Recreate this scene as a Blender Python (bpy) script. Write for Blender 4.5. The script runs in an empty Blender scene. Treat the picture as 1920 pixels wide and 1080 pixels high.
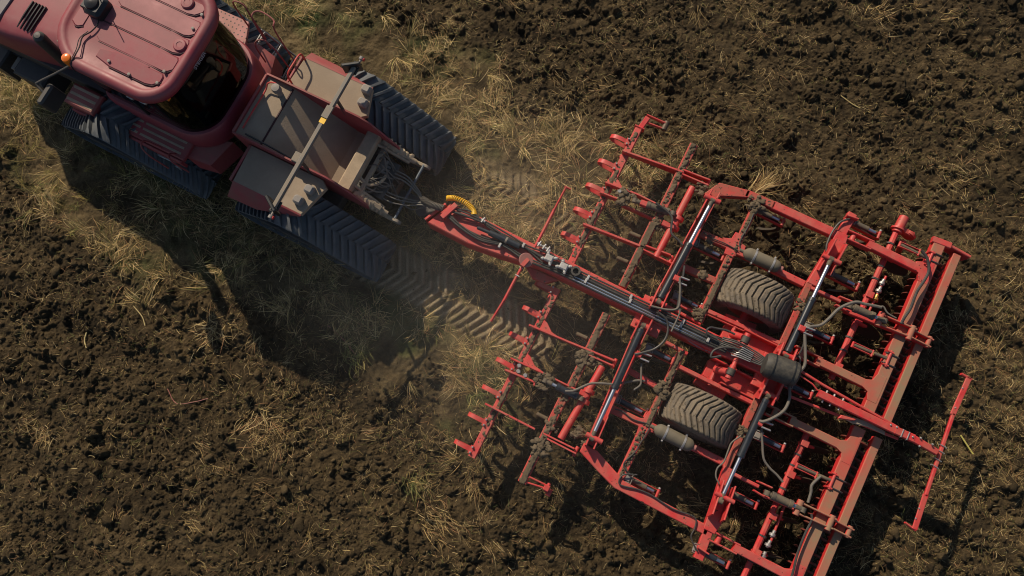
import bpy, bmesh, math, random
import numpy as np
from mathutils import Vector, Matrix

# ------------------------------------------------------------------ camera, sky, sun, exposure
SC = bpy.context.scene
COL = SC.collection
cam_d = bpy.data.cameras.new('camera')
cam = bpy.data.objects.new('camera', cam_d)
COL.objects.link(cam)
cam_d.sensor_width = 36.0
cam_d.lens = 36.0 * 1478.0 / 1920.0
cam_d.clip_start, cam_d.clip_end = 0.1, 2000.0
_D = Vector((80.0, 290.0, 1478.0)).normalized()          # straight down, in camera axes (x right, y down, z forward)
_Z = -_D
_X = (Vector((1, 0, 0)) - _Z * _Z.x).normalized()
_Y = _Z.cross(_X)
_R = Matrix((_X, _Y, _Z))                                # camera (x, down, fwd) -> world
_Rb = _R @ Matrix(((1, 0, 0), (0, -1, 0), (0, 0, -1)))   # Blender camera axes
cam.matrix_world = Matrix.Translation((0, 0, 14.5)) @ _Rb.to_4x4()
SC.camera = cam

SUN_AZ, SUN_EL = math.radians(-63.5), math.radians(36.5)  # the way the light travels over the ground; its height
world = bpy.data.worlds.new("World"); SC.world = world; world.use_nodes = True
wn = world.node_tree.nodes; bg = wn['Background']
sky = wn.new('ShaderNodeTexSky'); sky.sky_type = 'NISHITA'; sky.sun_disc = False
sky.sun_elevation = SUN_EL
sky.sun_rotation = math.radians(90) - (SUN_AZ + math.pi)
world.node_tree.links.new(sky.outputs[0], bg.inputs[0]); bg.inputs[1].default_value = 0.068
sun_d = bpy.data.lights.new('sun', 'SUN'); sun_d.energy = 4.3; sun_d.angle = math.radians(0.5); sun_d.color = (1.0, 0.85, 0.66)
sun = bpy.data.objects.new('sun', sun_d); COL.objects.link(sun)
sun.rotation_euler = Vector((math.cos(SUN_AZ) * math.cos(SUN_EL), math.sin(SUN_AZ) * math.cos(SUN_EL), -math.sin(SUN_EL))).to_track_quat('-Z', 'Y').to_euler()
SC.view_settings.view_transform = 'Standard'; SC.view_settings.look = 'None'
SC.view_settings.exposure = 0.15; SC.view_settings.gamma = 1.0
SC.cycles.max_bounces = 6; SC.cycles.filter_width = 1.05

# ------------------------------------------------------------------ the machines' frame: u backwards along the pass, v to their right, z up
AX = math.radians(-26.9); CA, SA = math.cos(AX), math.sin(AX); OFF = 2.76
def W(u, v, z=0.0): return (u * CA - (v + OFF) * SA, u * SA + (v + OFF) * CA, z)
rnd = random.Random(7); rng = np.random.default_rng(11)

# ------------------------------------------------------------------ materials
def _n(nt, kind, **kw):
    n = nt.nodes.new(kind)
    for k, v in kw.items():
        if k.startswith('i_'): n.inputs[k[2:].replace('_', ' ')].default_value = v
        else: setattr(n, k, v)
    return n
def mat(name, base, rough=.5, metal=0.0, dirt=None, damt=.0, dscale=3.0, top=0.0, spots=None, spamt=.0, var=.12, bump=0.0, bscale=60, coat=0.0, spec=.5):
    """base paint with patchy dirt: dirt settles on faces that look up (top), mud spots on any face."""
    m = bpy.data.materials.new(name); m.use_nodes = True; nt = m.node_tree; L = nt.links
    b = nt.nodes['Principled BSDF']
    b.inputs['Roughness'].default_value = rough; b.inputs['Metallic'].default_value = metal
    b.inputs['Coat Weight'].default_value = coat; b.inputs['Specular IOR Level'].default_value = spec
    tc = _n(nt, 'ShaderNodeNewGeometry'); P = tc.outputs['Position']
    n1 = _n(nt, 'ShaderNodeTexNoise', i_Scale=dscale * 2.3, i_Detail=6.0, i_Roughness=.65); L.new(P, n1.inputs['Vector'])
    cr = _n(nt, 'ShaderNodeMapRange'); cr.inputs['From Min'].default_value = .25; cr.inputs['From Max'].default_value = .75
    cr.inputs['To Min'].default_value = 1 - var; cr.inputs['To Max'].default_value = 1 + var
    L.new(n1.outputs['Fac'], cr.inputs['Value'])
    mul = _n(nt, 'ShaderNodeVectorMath', operation='SCALE'); mul.inputs[0].default_value = base[:3]; L.new(cr.outputs[0], mul.inputs['Scale'])
    colr = mul.outputs[0]; rsock = None
    def mixin(col, fac):
        nonlocal colr
        mx = _n(nt, 'ShaderNodeMix', data_type='RGBA'); L.new(fac, mx.inputs['Factor']); L.new(colr, mx.inputs['A'])
        mx.inputs['B'].default_value = (*col[:3], 1); colr = mx.outputs['Result']
    if dirt is not None:
        n2 = _n(nt, 'ShaderNodeTexNoise', i_Scale=dscale, i_Detail=8.0, i_Roughness=.7); L.new(P, n2.inputs['Vector'])
        sx = _n(nt, 'ShaderNodeSeparateXYZ'); L.new(tc.outputs['Normal'], sx.inputs[0])
        mt = _n(nt, 'ShaderNodeMath', operation='MULTIPLY_ADD'); mt.use_clamp = True
        L.new(sx.outputs['Z'], mt.inputs[0]); mt.inputs[1].default_value = top; mt.inputs[2].default_value = damt
        r2 = _n(nt, 'ShaderNodeMapRange'); r2.inputs['From Min'].default_value = .32; r2.inputs['From Max'].default_value = .62; L.new(n2.outputs['Fac'], r2.inputs['Value'])
        m2 = _n(nt, 'ShaderNodeMath', operation='MULTIPLY'); L.new(r2.outputs[0], m2.inputs[0]); L.new(mt.outputs[0], m2.inputs[1])
        mixin(dirt, m2.outputs[0])
        rr = _n(nt, 'ShaderNodeMapRange'); L.new(m2.outputs[0], rr.inputs['Value']); rr.inputs['To Min'].default_value = rough; rr.inputs['To Max'].default_value = .85
        L.new(rr.outputs[0], b.inputs['Roughness'])
    if spots is not None:
        n3 = _n(nt, 'ShaderNodeTexNoise', i_Scale=17.0, i_Detail=4.0, i_Roughness=.6); L.new(P, n3.inputs['Vector'])
        r3 = _n(nt, 'ShaderNodeMapRange'); r3.inputs['From Min'].default_value = 1 - spamt; r3.inputs['From Max'].default_value = 1.03 - spamt; L.new(n3.outputs['Fac'], r3.inputs['Value'])
        mixin(spots, r3.outputs[0])
    L.new(colr, b.inputs['Base Color'])
    if bump:
        n4 = _n(nt, 'ShaderNodeTexNoise', i_Scale=bscale, i_Detail=4.0); L.new(P, n4.inputs['Vector'])
        bp = _n(nt, 'ShaderNodeBump', i_Strength=bump, i_Distance=.01); L.new(n4.outputs['Fac'], bp.inputs['Height']); L.new(bp.outputs[0], b.inputs['Normal'])
    return m
DUST = (.20, .145, .085); MUD = (.045, .032, .018); BEIGE = (.28, .21, .135)
M = dict(
    red=mat('implement_red_paint', (.53, .024, .028), .46, dirt=(.33, .19, .13), damt=.14, top=.32, dscale=3.2, var=.2, spots=MUD, spamt=.36),
    redclean=mat('clean_red_paint', (.52, .020, .026), .43, dirt=(.30, .17, .11), damt=.14, top=.30, dscale=4, var=.2, spots=MUD, spamt=.325),
    reddusty=mat('red_paint_under_dust', (.54, .030, .030), .5, dirt=(.24, .165, .095), damt=.02, top=1.15, dscale=.55, spots=MUD, spamt=.31),
    redmud=mat('red_paint_with_mud', (.48, .040, .032), .6, dirt=(.15, .11, .065), damt=.10, top=.6, dscale=5, spots=MUD, spamt=.40),
    tred=mat('tractor_red_paint', (.25, .028, .043), .46, dirt=(.22, .135, .125), damt=.12, top=.34, dscale=1.6, var=.07),
    tredd=mat('dusty_tractor_red', (.29, .036, .046), .55, dirt=(.17, .125, .085), damt=.22, top=.35, dscale=2.4, var=.1),
    tan=mat('dust_caked_steel', (.31, .245, .175), .85, dirt=(.23, .175, .12), damt=.5, top=.3, dscale=1.2, var=.10, bump=.25, bscale=40),
    beige=mat('thick_dust', (.36, .285, .195), .9, dirt=(.22, .17, .115), damt=.6, dscale=4, bump=.3),
    rubber=mat('tractor_belt_rubber', (.046, .058, .070), .6, dirt=(.14, .14, .135), damt=.24, top=.30, dscale=4, var=.25, bump=.2),
    tyre=mat('dusty_tyre_rubber', (.088, .078, .064), .85, dirt=(.22, .17, .11), damt=.35, top=.55, dscale=6.5, var=.35, spots=(.06, .045, .028), spamt=.40, bump=.25),
    hose=mat('black_hose_rubber', (.022, .022, .023), .45, dirt=(.11, .095, .07), damt=.15, top=.2, dscale=6),
    ghose=mat('dusty_grey_hose', (.10, .092, .08), .6, dirt=(.2, .16, .11), damt=.35, dscale=6),
    dark=mat('dark_steel', (.03, .03, .032), .5, dirt=(.12, .1, .07), damt=.12, top=.2, dscale=4),
    black=mat('black_plastic', (.012, .013, .014), .45),
    barrel=mat('dark_cylinder_paint', (.014, .019, .026), .28, dirt=(.13, .11, .075), damt=.05, top=.06, dscale=5, coat=.3),
    mbarrel=mat('muddy_cylinder_paint', (.05, .045, .04), .6, dirt=(.15, .115, .07), damt=.5, top=.4, dscale=6),
    chrome=mat('chromed_rod', (.42, .46, .52), .42, metal=1.0, var=.03),
    zinc=mat('zinc_fittings', (.40, .40, .40), .45, metal=.7, var=.2, dirt=DUST, damt=.3, dscale=9),
    alu=mat('pale_fittings', (.42, .42, .41), .5, metal=.2, var=.2, dirt=DUST, damt=.3, dscale=9),
    brass=mat('brass_fittings', (.55, .36, .10), .4, metal=.7),
    tank=mat('dusty_grey_vessel', (.115, .098, .070), .75, dirt=(.17, .14, .09), damt=.5, dscale=4, var=.1),
    drum=mat('black_rubber_sleeve', (.020, .020, .020), .6, dirt=(.12, .105, .075), damt=.2, top=.35, dscale=14, bump=.15),
    yellow=mat('yellow_plastic_hose', (.85, .50, .02), .45, dirt=(.3, .2, .08), damt=.15, dscale=8),
    orange=mat('amber_lens', (.75, .17, .01), .25, coat=.6),
    pink=mat('faded_red_plate', (.36, .13, .12), .55, dirt=DUST, damt=.1, top=.3, dscale=3),
    darksteel=mat('earthy_steel', (.035, .026, .018), .7, dirt=(.06, .042, .024), damt=.6, dscale=5),
    ringred=mat('worn_red_ring', (.20, .025, .018), .6, dirt=(.06, .042, .024), damt=.65, dscale=7),
    steel=mat('worn_steel', (.10, .07, .05), .5, metal=.4, dirt=(.10, .07, .045), damt=.5, dscale=5),
    bar=mat('dusty_grey_bar', (.15, .14, .125), .6, dirt=(.26, .21, .15), damt=.25, top=.5, dscale=6),
    lampgrey=mat('dusty_lamp_plastic', (.20, .19, .18), .6, dirt=BEIGE, damt=.3, dscale=5),
    soil=mat('caked_soil', (.085, .063, .037), .95, dirt=(.135, .10, .06), damt=.4, top=.3, dscale=9, var=.4, bump=.6, bscale=70),
    cloth=mat('seat_fabric', (.055, .045, .04), .9), wht=mat('white_decal', (.6, .6, .58), .5), gdecal=mat('grey_decal', (.33, .30, .33), .5),
    sblind=mat('pale_blue_film', (.14, .30, .36), .4),
    blue=mat('blue_grey_bar', (.05, .085, .12), .5, dirt=DUST, damt=.2, dscale=6),
    trim=mat('grey_hood_trim', (.16, .14, .14), .5), seal=mat('dark_seam', (.035, .008, .012), .7),
)
# tinted cab glass: mostly see-through dark with a mirror-like skin
g = bpy.data.materials.new('tinted_glass'); g.use_nodes = True; nt = g.node_tree; nt.nodes.clear()
out = _n(nt, 'ShaderNodeOutputMaterial'); tr = _n(nt, 'ShaderNodeBsdfTransparent'); tr.inputs[0].default_value = (.11, .125, .125, 1)
gl = _n(nt, 'ShaderNodeBsdfGlossy'); gl.inputs['Roughness'].default_value = .03
fr = _n(nt, 'ShaderNodeFresnel', i_IOR=1.5); mx = _n(nt, 'ShaderNodeMixShader')
nt.links.new(fr.outputs[0], mx.inputs[0]); nt.links.new(tr.outputs[0], mx.inputs[1]); nt.links.new(gl.outputs[0], mx.inputs[2]); nt.links.new(mx.outputs[0], out.inputs[0])
M['glass'] = g
# perforated walkway plate: round punched holes in a grid, as a pattern of the plate
pp = M['perf'] = M['pink'].copy(); pp.name = 'perforated_plate'; nt = pp.node_tree
tc = _n(nt, 'ShaderNodeTexCoord'); sc_ = _n(nt, 'ShaderNodeVectorMath', operation='SCALE', i_Scale=1 / .085); nt.links.new(tc.outputs['Object'], sc_.inputs[0])
fr_ = _n(nt, 'ShaderNodeVectorMath', operation='FRACTION'); nt.links.new(sc_.outputs[0], fr_.inputs[0])
sb_ = _n(nt, 'ShaderNodeVectorMath', operation='SUBTRACT'); sb_.inputs[1].default_value = (.5, .5, 0); nt.links.new(fr_.outputs[0], sb_.inputs[0])
ms_ = _n(nt, 'ShaderNodeVectorMath', operation='MULTIPLY'); ms_.inputs[1].default_value = (1, 1, 0); nt.links.new(sb_.outputs[0], ms_.inputs[0])
ln_ = _n(nt, 'ShaderNodeVectorMath', operation='LENGTH'); nt.links.new(ms_.outputs[0], ln_.inputs[0])
lt_ = _n(nt, 'ShaderNodeMath', operation='LESS_THAN'); lt_.inputs[1].default_value = .17; nt.links.new(ln_.outputs['Value'], lt_.inputs[0])
bs_ = nt.nodes['Principled BSDF']; src = bs_.inputs['Base Color'].links[0].from_socket
mx_ = _n(nt, 'ShaderNodeMix', data_type='RGBA'); nt.links.new(lt_.outputs[0], mx_.inputs['Factor']); nt.links.new(src, mx_.inputs['A']); mx_.inputs['B'].default_value = (.02, .012, .01, 1)
nt.links.new(mx_.outputs['Result'], bs_.inputs['Base Color'])
def attr_mat(name, rough, bump=0.0):
    m = bpy.data.materials.new(name); m.use_nodes = True; nt = m.node_tree; L = nt.links; b = nt.nodes['Principled BSDF']
    a = _n(nt, 'ShaderNodeVertexColor', layer_name='tint'); b.inputs['Roughness'].default_value = rough; b.inputs['Specular IOR Level'].default_value = .2
    if not bump: L.new(a.outputs['Color'], b.inputs['Base Color']); return m
    tc = _n(nt, 'ShaderNodeNewGeometry')
    n1 = _n(nt, 'ShaderNodeTexNoise', i_Scale=38.0, i_Detail=6.0, i_Roughness=.7); L.new(tc.outputs['Position'], n1.inputs['Vector'])
    cr = _n(nt, 'ShaderNodeMapRange'); cr.inputs['From Min'].default_value = .3; cr.inputs['From Max'].default_value = .7
    cr.inputs['To Min'].default_value = .6; cr.inputs['To Max'].default_value = 1.4; L.new(n1.outputs['Fac'], cr.inputs['Value'])
    mul = _n(nt, 'ShaderNodeVectorMath', operation='SCALE'); L.new(a.outputs['Color'], mul.inputs[0]); L.new(cr.outputs[0], mul.inputs['Scale']); L.new(mul.outputs[0], b.inputs['Base Color'])
    n2 = _n(nt, 'ShaderNodeTexNoise', i_Scale=34.0, i_Detail=6.0, i_Roughness=.8); L.new(tc.outputs['Position'], n2.inputs['Vector'])
    bp = _n(nt, 'ShaderNodeBump', i_Strength=bump, i_Distance=.035); L.new(n2.outputs['Fac'], bp.inputs['Height']); L.new(bp.outputs[0], b.inputs['Normal'])
    return m
M['ground'] = attr_mat('field_soil', .95, .9); M['straw'] = attr_mat('straw_and_grass', .6)

# ------------------------------------------------------------------ mesh collector
V = Vector
def ico(sub):
    bm = bmesh.new(); bmesh.ops.create_icosphere(bm, subdivisions=sub, radius=1.0)
    r = [tuple(v.co) for v in bm.verts], [tuple(v.index for v in f.verts) for f in bm.faces]; bm.free(); return r
ICO2, ICO3 = ico(2), ico(3)
def spline(pts, k=6):
    pts = [V(p) for p in pts]; out = []
    q = [pts[0] * 2 - pts[1]] + pts + [pts[-1] * 2 - pts[-2]]
    for i in range(1, len(q) - 2):
        a, b, c, d = q[i - 1:i + 3]
        for j in range(k):
            t = j / k
            out.append(.5 * (2 * b + (c - a) * t + (2 * a - 5 * b + 4 * c - d) * t * t + (3 * b - 3 * c + d - a) * t ** 3))
    return out + [pts[-1]]
class MB:
    def __init__(s): s.v = []; s.f = []
    def add(s, v, f):
        o = len(s.v); s.v += [tuple(x) for x in v]; s.f += [tuple(i + o for i in q) for q in f]; return s
    def rings(s, rs, closed=True, caps=True, loop=False):
        n = len(rs[0]); v = [p for r in rs for p in r]; f = []
        m = len(rs)
        for i in range(m if loop else m - 1):
            j2 = (i + 1) % m
            for k in range(n if closed else n - 1):
                k2 = (k + 1) % n
                f.append((i * n + k, i * n + k2, j2 * n + k2, j2 * n + k))
        if caps and not loop: f += [tuple(range(n))[::-1], tuple((m - 1) * n + k for k in range(n))]
        return s.add(v, f)
    def beam(s, p, q, w, h, ch=.012, wq=None, hq=None):
        """square tube; p and q lie on the middle of its upper face"""
        p, q = V(p), V(q); d = (q - p).normalized(); up = V((0, 0, 1))
        if abs(d.z) > .95: up = V((1, 0, 0))
        sd = d.cross(up).normalized(); up = sd.cross(d)
        def sec(c, w, h):
            c_ = min(ch, w * .3, h * .3); a = w / 2
            return [c + sd * x + up * y for x, y in ((-a + c_, 0), (a - c_, 0), (a, -c_), (a, -h + c_), (a - c_, -h), (-a + c_, -h), (-a, -h + c_), (-a, -c_))]
        return s.rings([sec(p, w, h), sec(q, wq or w, hq or h)])
    def prism(s, poly, z0, z1, ch=.012):
        """upright block over an outline (u, v), upper rim chamfered; z1 may be one height per corner"""
        n = len(poly); ar = sum(poly[i][0] * poly[(i + 1) % n][1] - poly[(i + 1) % n][0] * poly[i][1] for i in range(n))
        if ar < 0: poly = poly[::-1]; z1 = z1[::-1] if isinstance(z1, (list, tuple)) else z1; z0 = z0[::-1] if isinstance(z0, (list, tuple)) else z0
        zz = z1 if isinstance(z1, (list, tuple)) else [z1] * n; z00 = z0 if isinstance(z0, (list, tuple)) else [z0] * n
        ins = []
        for i in range(n):
            a, b, c = V(poly[i - 1]), V(poly[i]), V(poly[(i + 1) % n])
            e1, e2 = (b - a).normalized(), (c - b).normalized(); n1, n2 = V((-e1.y, e1.x)), V((-e2.y, e2.x))
            nn = n1 + n2; k = max(.35, 1 + n1.dot(n2)); ins.append(b + nn * (ch / k))
        return s.rings([[(*p, z) for p, z in zip(poly, z00)], [(*p, z - ch) for p, z in zip(poly, zz)], [(p.x, p.y, z) for p, z in zip(ins, zz)]])
    def box(s, u0, u1, v0, v1, z0, z1, ch=.012): return s.prism([(u0, v0), (u1, v0), (u1, v1), (u0, v1)], z0, z1, ch)
    def tube(s, pts, r, n=8, k=6, smooth=True, coil=None):
        P = spline(pts, k) if smooth else [V(p) for p in pts]; rs = []; ref = V((0.13, .31, .94))
        for i, p in enumerate(P):
            d = (P[min(i + 1, len(P) - 1)] - P[max(i - 1, 0)]).normalized()
            if abs(d.dot(ref)) > .97: ref = V((1, 0.1, 0))
            a = d.cross(ref).normalized(); b = d.cross(a); ref = -b if abs(d.dot(b)) < .9 else ref
            a = d.cross(ref).normalized(); b = d.cross(a)
            rs.append([p + (a * math.cos(t) + b * math.sin(t)) * r for t in (2 * math.pi * j / n for j in range(n))])
        return s.rings(rs)
    def cyl(s, p, q, r, r2=None, n=18, ch=.006):
        p, q = V(p), V(q); d = (q - p).normalized(); L_ = (q - p).length; r2 = r if r2 is None else r2; ch = min(ch, L_ * .3, r * .5)
        return s.lathe(p, d, [(r - ch, 0), (r, ch), (r2, L_ - ch), (r2 - ch, L_)], n)
    def lathe(s, o, d, prof, n=24, caps=True):
        o, d = V(o), V(d).normalized(); a = d.cross(V((0, 0, 1)) if abs(d.z) < .9 else V((1, 0, 0))).normalized(); b = d.cross(a)
        return s.rings([[o + d * x + (a * math.cos(t) + b * math.sin(t)) * max(r, 1e-4) for t in (2 * math.pi * j / n for j in range(n))] for r, x in prof], caps=caps)
    def lump(s, c, r, seed=0, rough=.25, base=ICO2):
        q = random.Random(seed); ph = [(V((q.gauss(0, 1), q.gauss(0, 1), q.gauss(0, 1))) * 2.6, q.random() * 6.3) for _ in range(6)]
        vs = []
        for p in base[0]:
            p_ = V(p); k = 1 + rough * sum(math.sin(d.dot(p_) + f) for d, f in ph) / 2.6
            vs.append((c[0] + p[0] * r[0] * k, c[1] + p[1] * r[1] * k, c[2] + p[2] * r[2] * k))
        return s.add(vs, base[1])
ORG = {}
def fast_mesh(name, v, f_idx, f_sizes, smooth=False):
    me = bpy.data.meshes.new(name); v = np.asarray(v, np.float32)
    me.vertices.add(len(v)); me.vertices.foreach_set('co', v.ravel())
    me.loops.add(len(f_idx)); me.loops.foreach_set('vertex_index', np.asarray(f_idx, np.int32))
    st = np.concatenate([[0], np.cumsum(f_sizes)[:-1]]).astype(np.int32)
    me.polygons.add(len(f_sizes)); me.polygons.foreach_set('loop_start', st)
    if smooth: me.polygons.foreach_set('use_smooth', np.ones(len(f_sizes), bool))
    me.update(calc_edges=True); return me
def root(name, u, v, label, cat, group=None, z=0.0):
    o = bpy.data.objects.new(name, None); COL.objects.link(o); o.location = W(u, v, z); o.rotation_euler = (0, 0, AX)
    o['label'] = label; o['category'] = cat
    if group: o['group'] = group
    o.empty_display_size = .3; ORG[o] = V((u, v, z)); return o
def part(name, mb, m, parent, dv=0.0, ang=32, label=None):
    """one mesh object under its thing or part; dv shifts a mesh drawn about the implement's own centre line"""
    vs = np.array(mb.v, float); vs[:, 1] += dv
    c = V(((vs[:, 0].min() + vs[:, 0].max()) / 2, (vs[:, 1].min() + vs[:, 1].max()) / 2, vs[:, 2].min()))
    me = bpy.data.meshes.new(name); me.from_pydata([tuple(x) for x in vs - np.array(c)], [], mb.f)
    bm = bmesh.new(); bm.from_mesh(me); bmesh.ops.recalc_face_normals(bm, faces=bm.faces); bm.to_mesh(me); bm.free()
    me.polygons.foreach_set('use_smooth', [True] * len(me.polygons)); me.set_sharp_from_angle(angle=math.radians(ang))
    me.materials.append(M[m] if isinstance(m, str) else m)
    o = bpy.data.objects.new(name, me); COL.objects.link(o); o.parent = parent; o.location = c - ORG[parent]; ORG[o] = c
    if label: o['label'] = label
    return o

# ------------------------------------------------------------------ the field
def vnoise(x, y, scale, seed):
    r = np.random.default_rng(seed).random((256, 256)).astype(np.float32)
    x = x / scale; y = y / scale; xi = np.floor(x).astype(int); yi = np.floor(y).astype(int)
    fx = x - xi; fy = y - yi; fx = fx * fx * (3 - 2 * fx); fy = fy * fy * (3 - 2 * fy)
    a = r[xi % 256, yi % 256]; b = r[(xi + 1) % 256, yi % 256]; c = r[xi % 256, (yi + 1) % 256]; d = r[(xi + 1) % 256, (yi + 1) % 256]
    return (a * (1 - fx) + b * fx) * (1 - fy) + (c * (1 - fx) + d * fx) * fy - .5
def fbm(x, y, scale, seed, o=4, g=.55):
    t = 0; a = 1.0
    for i in range(o): t = t + a * vnoise(x, y, scale / 2 ** i, seed + i); a *= g
    return t
def sst(a, b, x):
    t = np.clip((x - a) / (b - a), 0, 1); return t * t * (3 - 2 * t)
def uv_of(x, y): return x * CA + y * SA, -x * SA + y * CA - OFF
def masks(x, y):
    """grass: the standing strip ahead of the implement; pressed: pale ground in the belt prints; strawy: worked soil with much straw in it"""
    u, v = uv_of(x, y); w = fbm(x, y, 1.6, 40, 4) * 1.5
    lo = np.where(u < -8, -3.2, -2.8) - .05 * np.clip(u + 8, 0, 7)
    gr = sst(-.35, .45, v - lo + w) * (1 - sst(-.45, .55, v - 2.85 + w * .9)) * (1 - sst(-1.9, .3, u + w * 1.2))
    pl = np.exp(-((v + 1.24) / .43) ** 6) * sst(-5.4, -4.6, u) * (1 - sst(-1.4, -.6, u))
    pr = np.exp(-((v - 1.15) / .36) ** 4) * sst(-4.1, -3.5, u) * (1 - sst(-1.8, -1.2, u)) * .55
    pm = np.clip((pl * 1.35 + pr) * (.85 + fbm(x, y, .45, 70, 3) * 1.7), 0, 1)
    st = np.clip(.5 * sst(-1.5, 0, u) * np.exp(-(v / 3.6) ** 6) + .35 * sst(5.2, 6.2, u) + .30 * sst(-.1, .35, fbm(x, y, 2.6, 90, 3)) + .2 * sst(2.8, 3.2, v) * (1 - sst(3.2, 4.6, v)), 0, 1)
    return u, v, gr, pm, st
X0, X1, Y0, Y1, ST = -12.7, 10.3, -3.2, 10.2, .0145
gx = np.arange(X0, X1, ST); gy = np.arange(Y0, Y1, ST)
def field_height():
    x, y = np.meshgrid(gx, gy, indexing='ij'); u, v, gr, pm, st = masks(x, y)
    soil = 1 - gr
    h = fbm(x, y, 1.5, 1, 3) * .10 * (.35 + .65 * soil) + fbm(x, y, .34, 5, 3) * .045 * (.35 + .65 * soil)
    h += fbm(x, y, .075, 15, 3) * .030 + gr * np.clip(fbm(x, y, .28, 18, 2), -.1, 1) * .09
    h += soil * (.030 * np.cos((v + .3 * fbm(x, y, 3, 95, 2)) / .45 * math.pi) + .05 * fbm(u, v * 3.0, 1.2, 96, 3))
    # clods: thousands of rough lumps standing in the worked soil
    q = np.random.default_rng(3); N = 90000
    cx = q.uniform(X0 + .3, X1 - .3, N); cy = q.uniform(Y0 + .3, Y1 - .3, N); r = np.clip(.015 * q.pareto(2.6, N) + .017, .017, .12)
    iu = ((cx - X0) / ST).astype(int); iv = ((cy - Y0) / ST).astype(int)
    ok = (soil[iu, iv] * .96 + .06 > q.uniform(.10, 1, N)); jit = q.uniform(.6, 1.5, (N, 2)); an = q.uniform(0, 3.14, N); kz = q.uniform(.6, 1.25, N)
    rough = fbm(x, y, .05, 25, 2)
    base = h.copy()
    for i in np.nonzero(ok)[0]:
        R = r[i]; w = int(R * 1.6 / ST) + 1; a, b = iu[i], iv[i]
        s = np.s_[max(a - w, 0):a + w + 1, max(b - w, 0):b + w + 1]
        dx = x[s] - cx[i]; dy = y[s] - cy[i]; c, s_ = math.cos(an[i]), math.sin(an[i])
        e = ((dx * c + dy * s_) / jit[i, 0]) ** 2 + ((-dx * s_ + dy * c) / jit[i, 1]) ** 2
        d = e / (R * R) + rough[s] * 1.1
        top = base[a, b] + R * kz[i] * (np.sqrt(np.clip(1 - d, 0, 1))) - .012
        h[s] = np.where(d < 1, np.maximum(h[s], top), h[s])
    # belt prints: chevron bars pressed between the lugs
    for vc in (-1.24, 1.15):
        ph = (u + .55 * np.abs(v - vc) + fbm(x, y, .5, 33, 2) * .02) / .168
        bar = np.clip(np.abs((ph % 1) - .5) * 7 - 1.25, 0, 1)
        k = pm * (np.abs(v - vc) < .55)
        h = h * (1 - .9 * k) + k * (bar * .085 - .045)
    # tine furrows behind the rows
    h -= .05 * sst(-.3, .4, u) * np.exp(-(v / 3.4) ** 8) * np.clip(np.cos((v + .1) / .255 * math.pi), 0, 1) ** 2
    return h, u, v, gr, pm, st
GH, gu, gv, gg, gp, gs = field_height()
def ground_z(x, y):
    i = np.clip(((np.asarray(x) - X0) / ST).astype(int), 0, len(gx) - 1); j = np.clip(((np.asarray(y) - Y0) / ST).astype(int), 0, len(gy) - 1); return GH[i, j]
def build_ground():
    ext = np.cumsum(.03 * 1.095 ** np.arange(80)); ext = ext[ext < 420]
    ax = np.concatenate([X0 - ext[::-1], gx, gx[-1] + ext]); ay = np.concatenate([Y0 - ext[::-1], gy, gy[-1] + ext])
    k = len(ext); h = np.pad(GH, k, mode='edge')
    x, y = np.meshgrid(ax, ay, indexing='ij')
    u, v, gr, pm, st = masks(x, y)
    far = np.pad(np.zeros_like(GH), k, constant_values=1.0); h = np.where(far > 0, fbm(x, y, 1.5, 1, 3) * .08 + fbm(x, y, .34, 5, 4) * .09, h)
    one = np.ones(x.shape + (1,), np.float32)
    n = lambda a: a[..., None]
    soil = np.array((.054, .038, .0185)) * (1 + .6 * n(fbm(x, y, .9, 60, 3)) + .9 * n(fbm(x, y, .10, 66, 2)))
    thatch = np.array((.105, .077, .038)) * (1 + 1.1 * n(fbm(x, y, .5, 50, 4))) + np.array((-.02, .008, -.006)) * n(sst(0, .4, fbm(x, y, 1.1, 80, 3)))
    pale = np.array((.34, .27, .17)) * (1 + .4 * n(fbm(x, y, .3, 55, 3)))
    grc = np.clip(gr * (.85 + fbm(x, y, .35, 58, 3)), 0, 1)
    c = soil * (1 - n(grc)) + thatch * n(grc); c = c * (1 - n(pm) * .85) + pale * n(pm) * .85
    c = np.clip(c, .006, 1); c = np.concatenate([c, one], -1).astype(np.float32)
    nx, ny = x.shape; idx = np.arange(nx * ny).reshape(nx, ny)
    f = np.stack([idx[:-1, :-1], idx[1:, :-1], idx[1:, 1:], idx[:-1, 1:]], -1).reshape(-1)
    me = fast_mesh('field', np.stack([x, y, h], -1).reshape(-1, 3), f, np.full((nx - 1) * (ny - 1), 4), True)
    ca = me.color_attributes.new('tint', 'FLOAT_COLOR', 'POINT'); ca.data.foreach_set('color', c.reshape(-1))
    me.materials.append(M['ground']); o = bpy.data.objects.new('field', me); COL.objects.link(o)
    o['kind'] = 'structure'; o['label'] = 'dark worked soil with a strip of dry grass under the machines'; o['category'] = 'field'; return o
build_ground()

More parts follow.
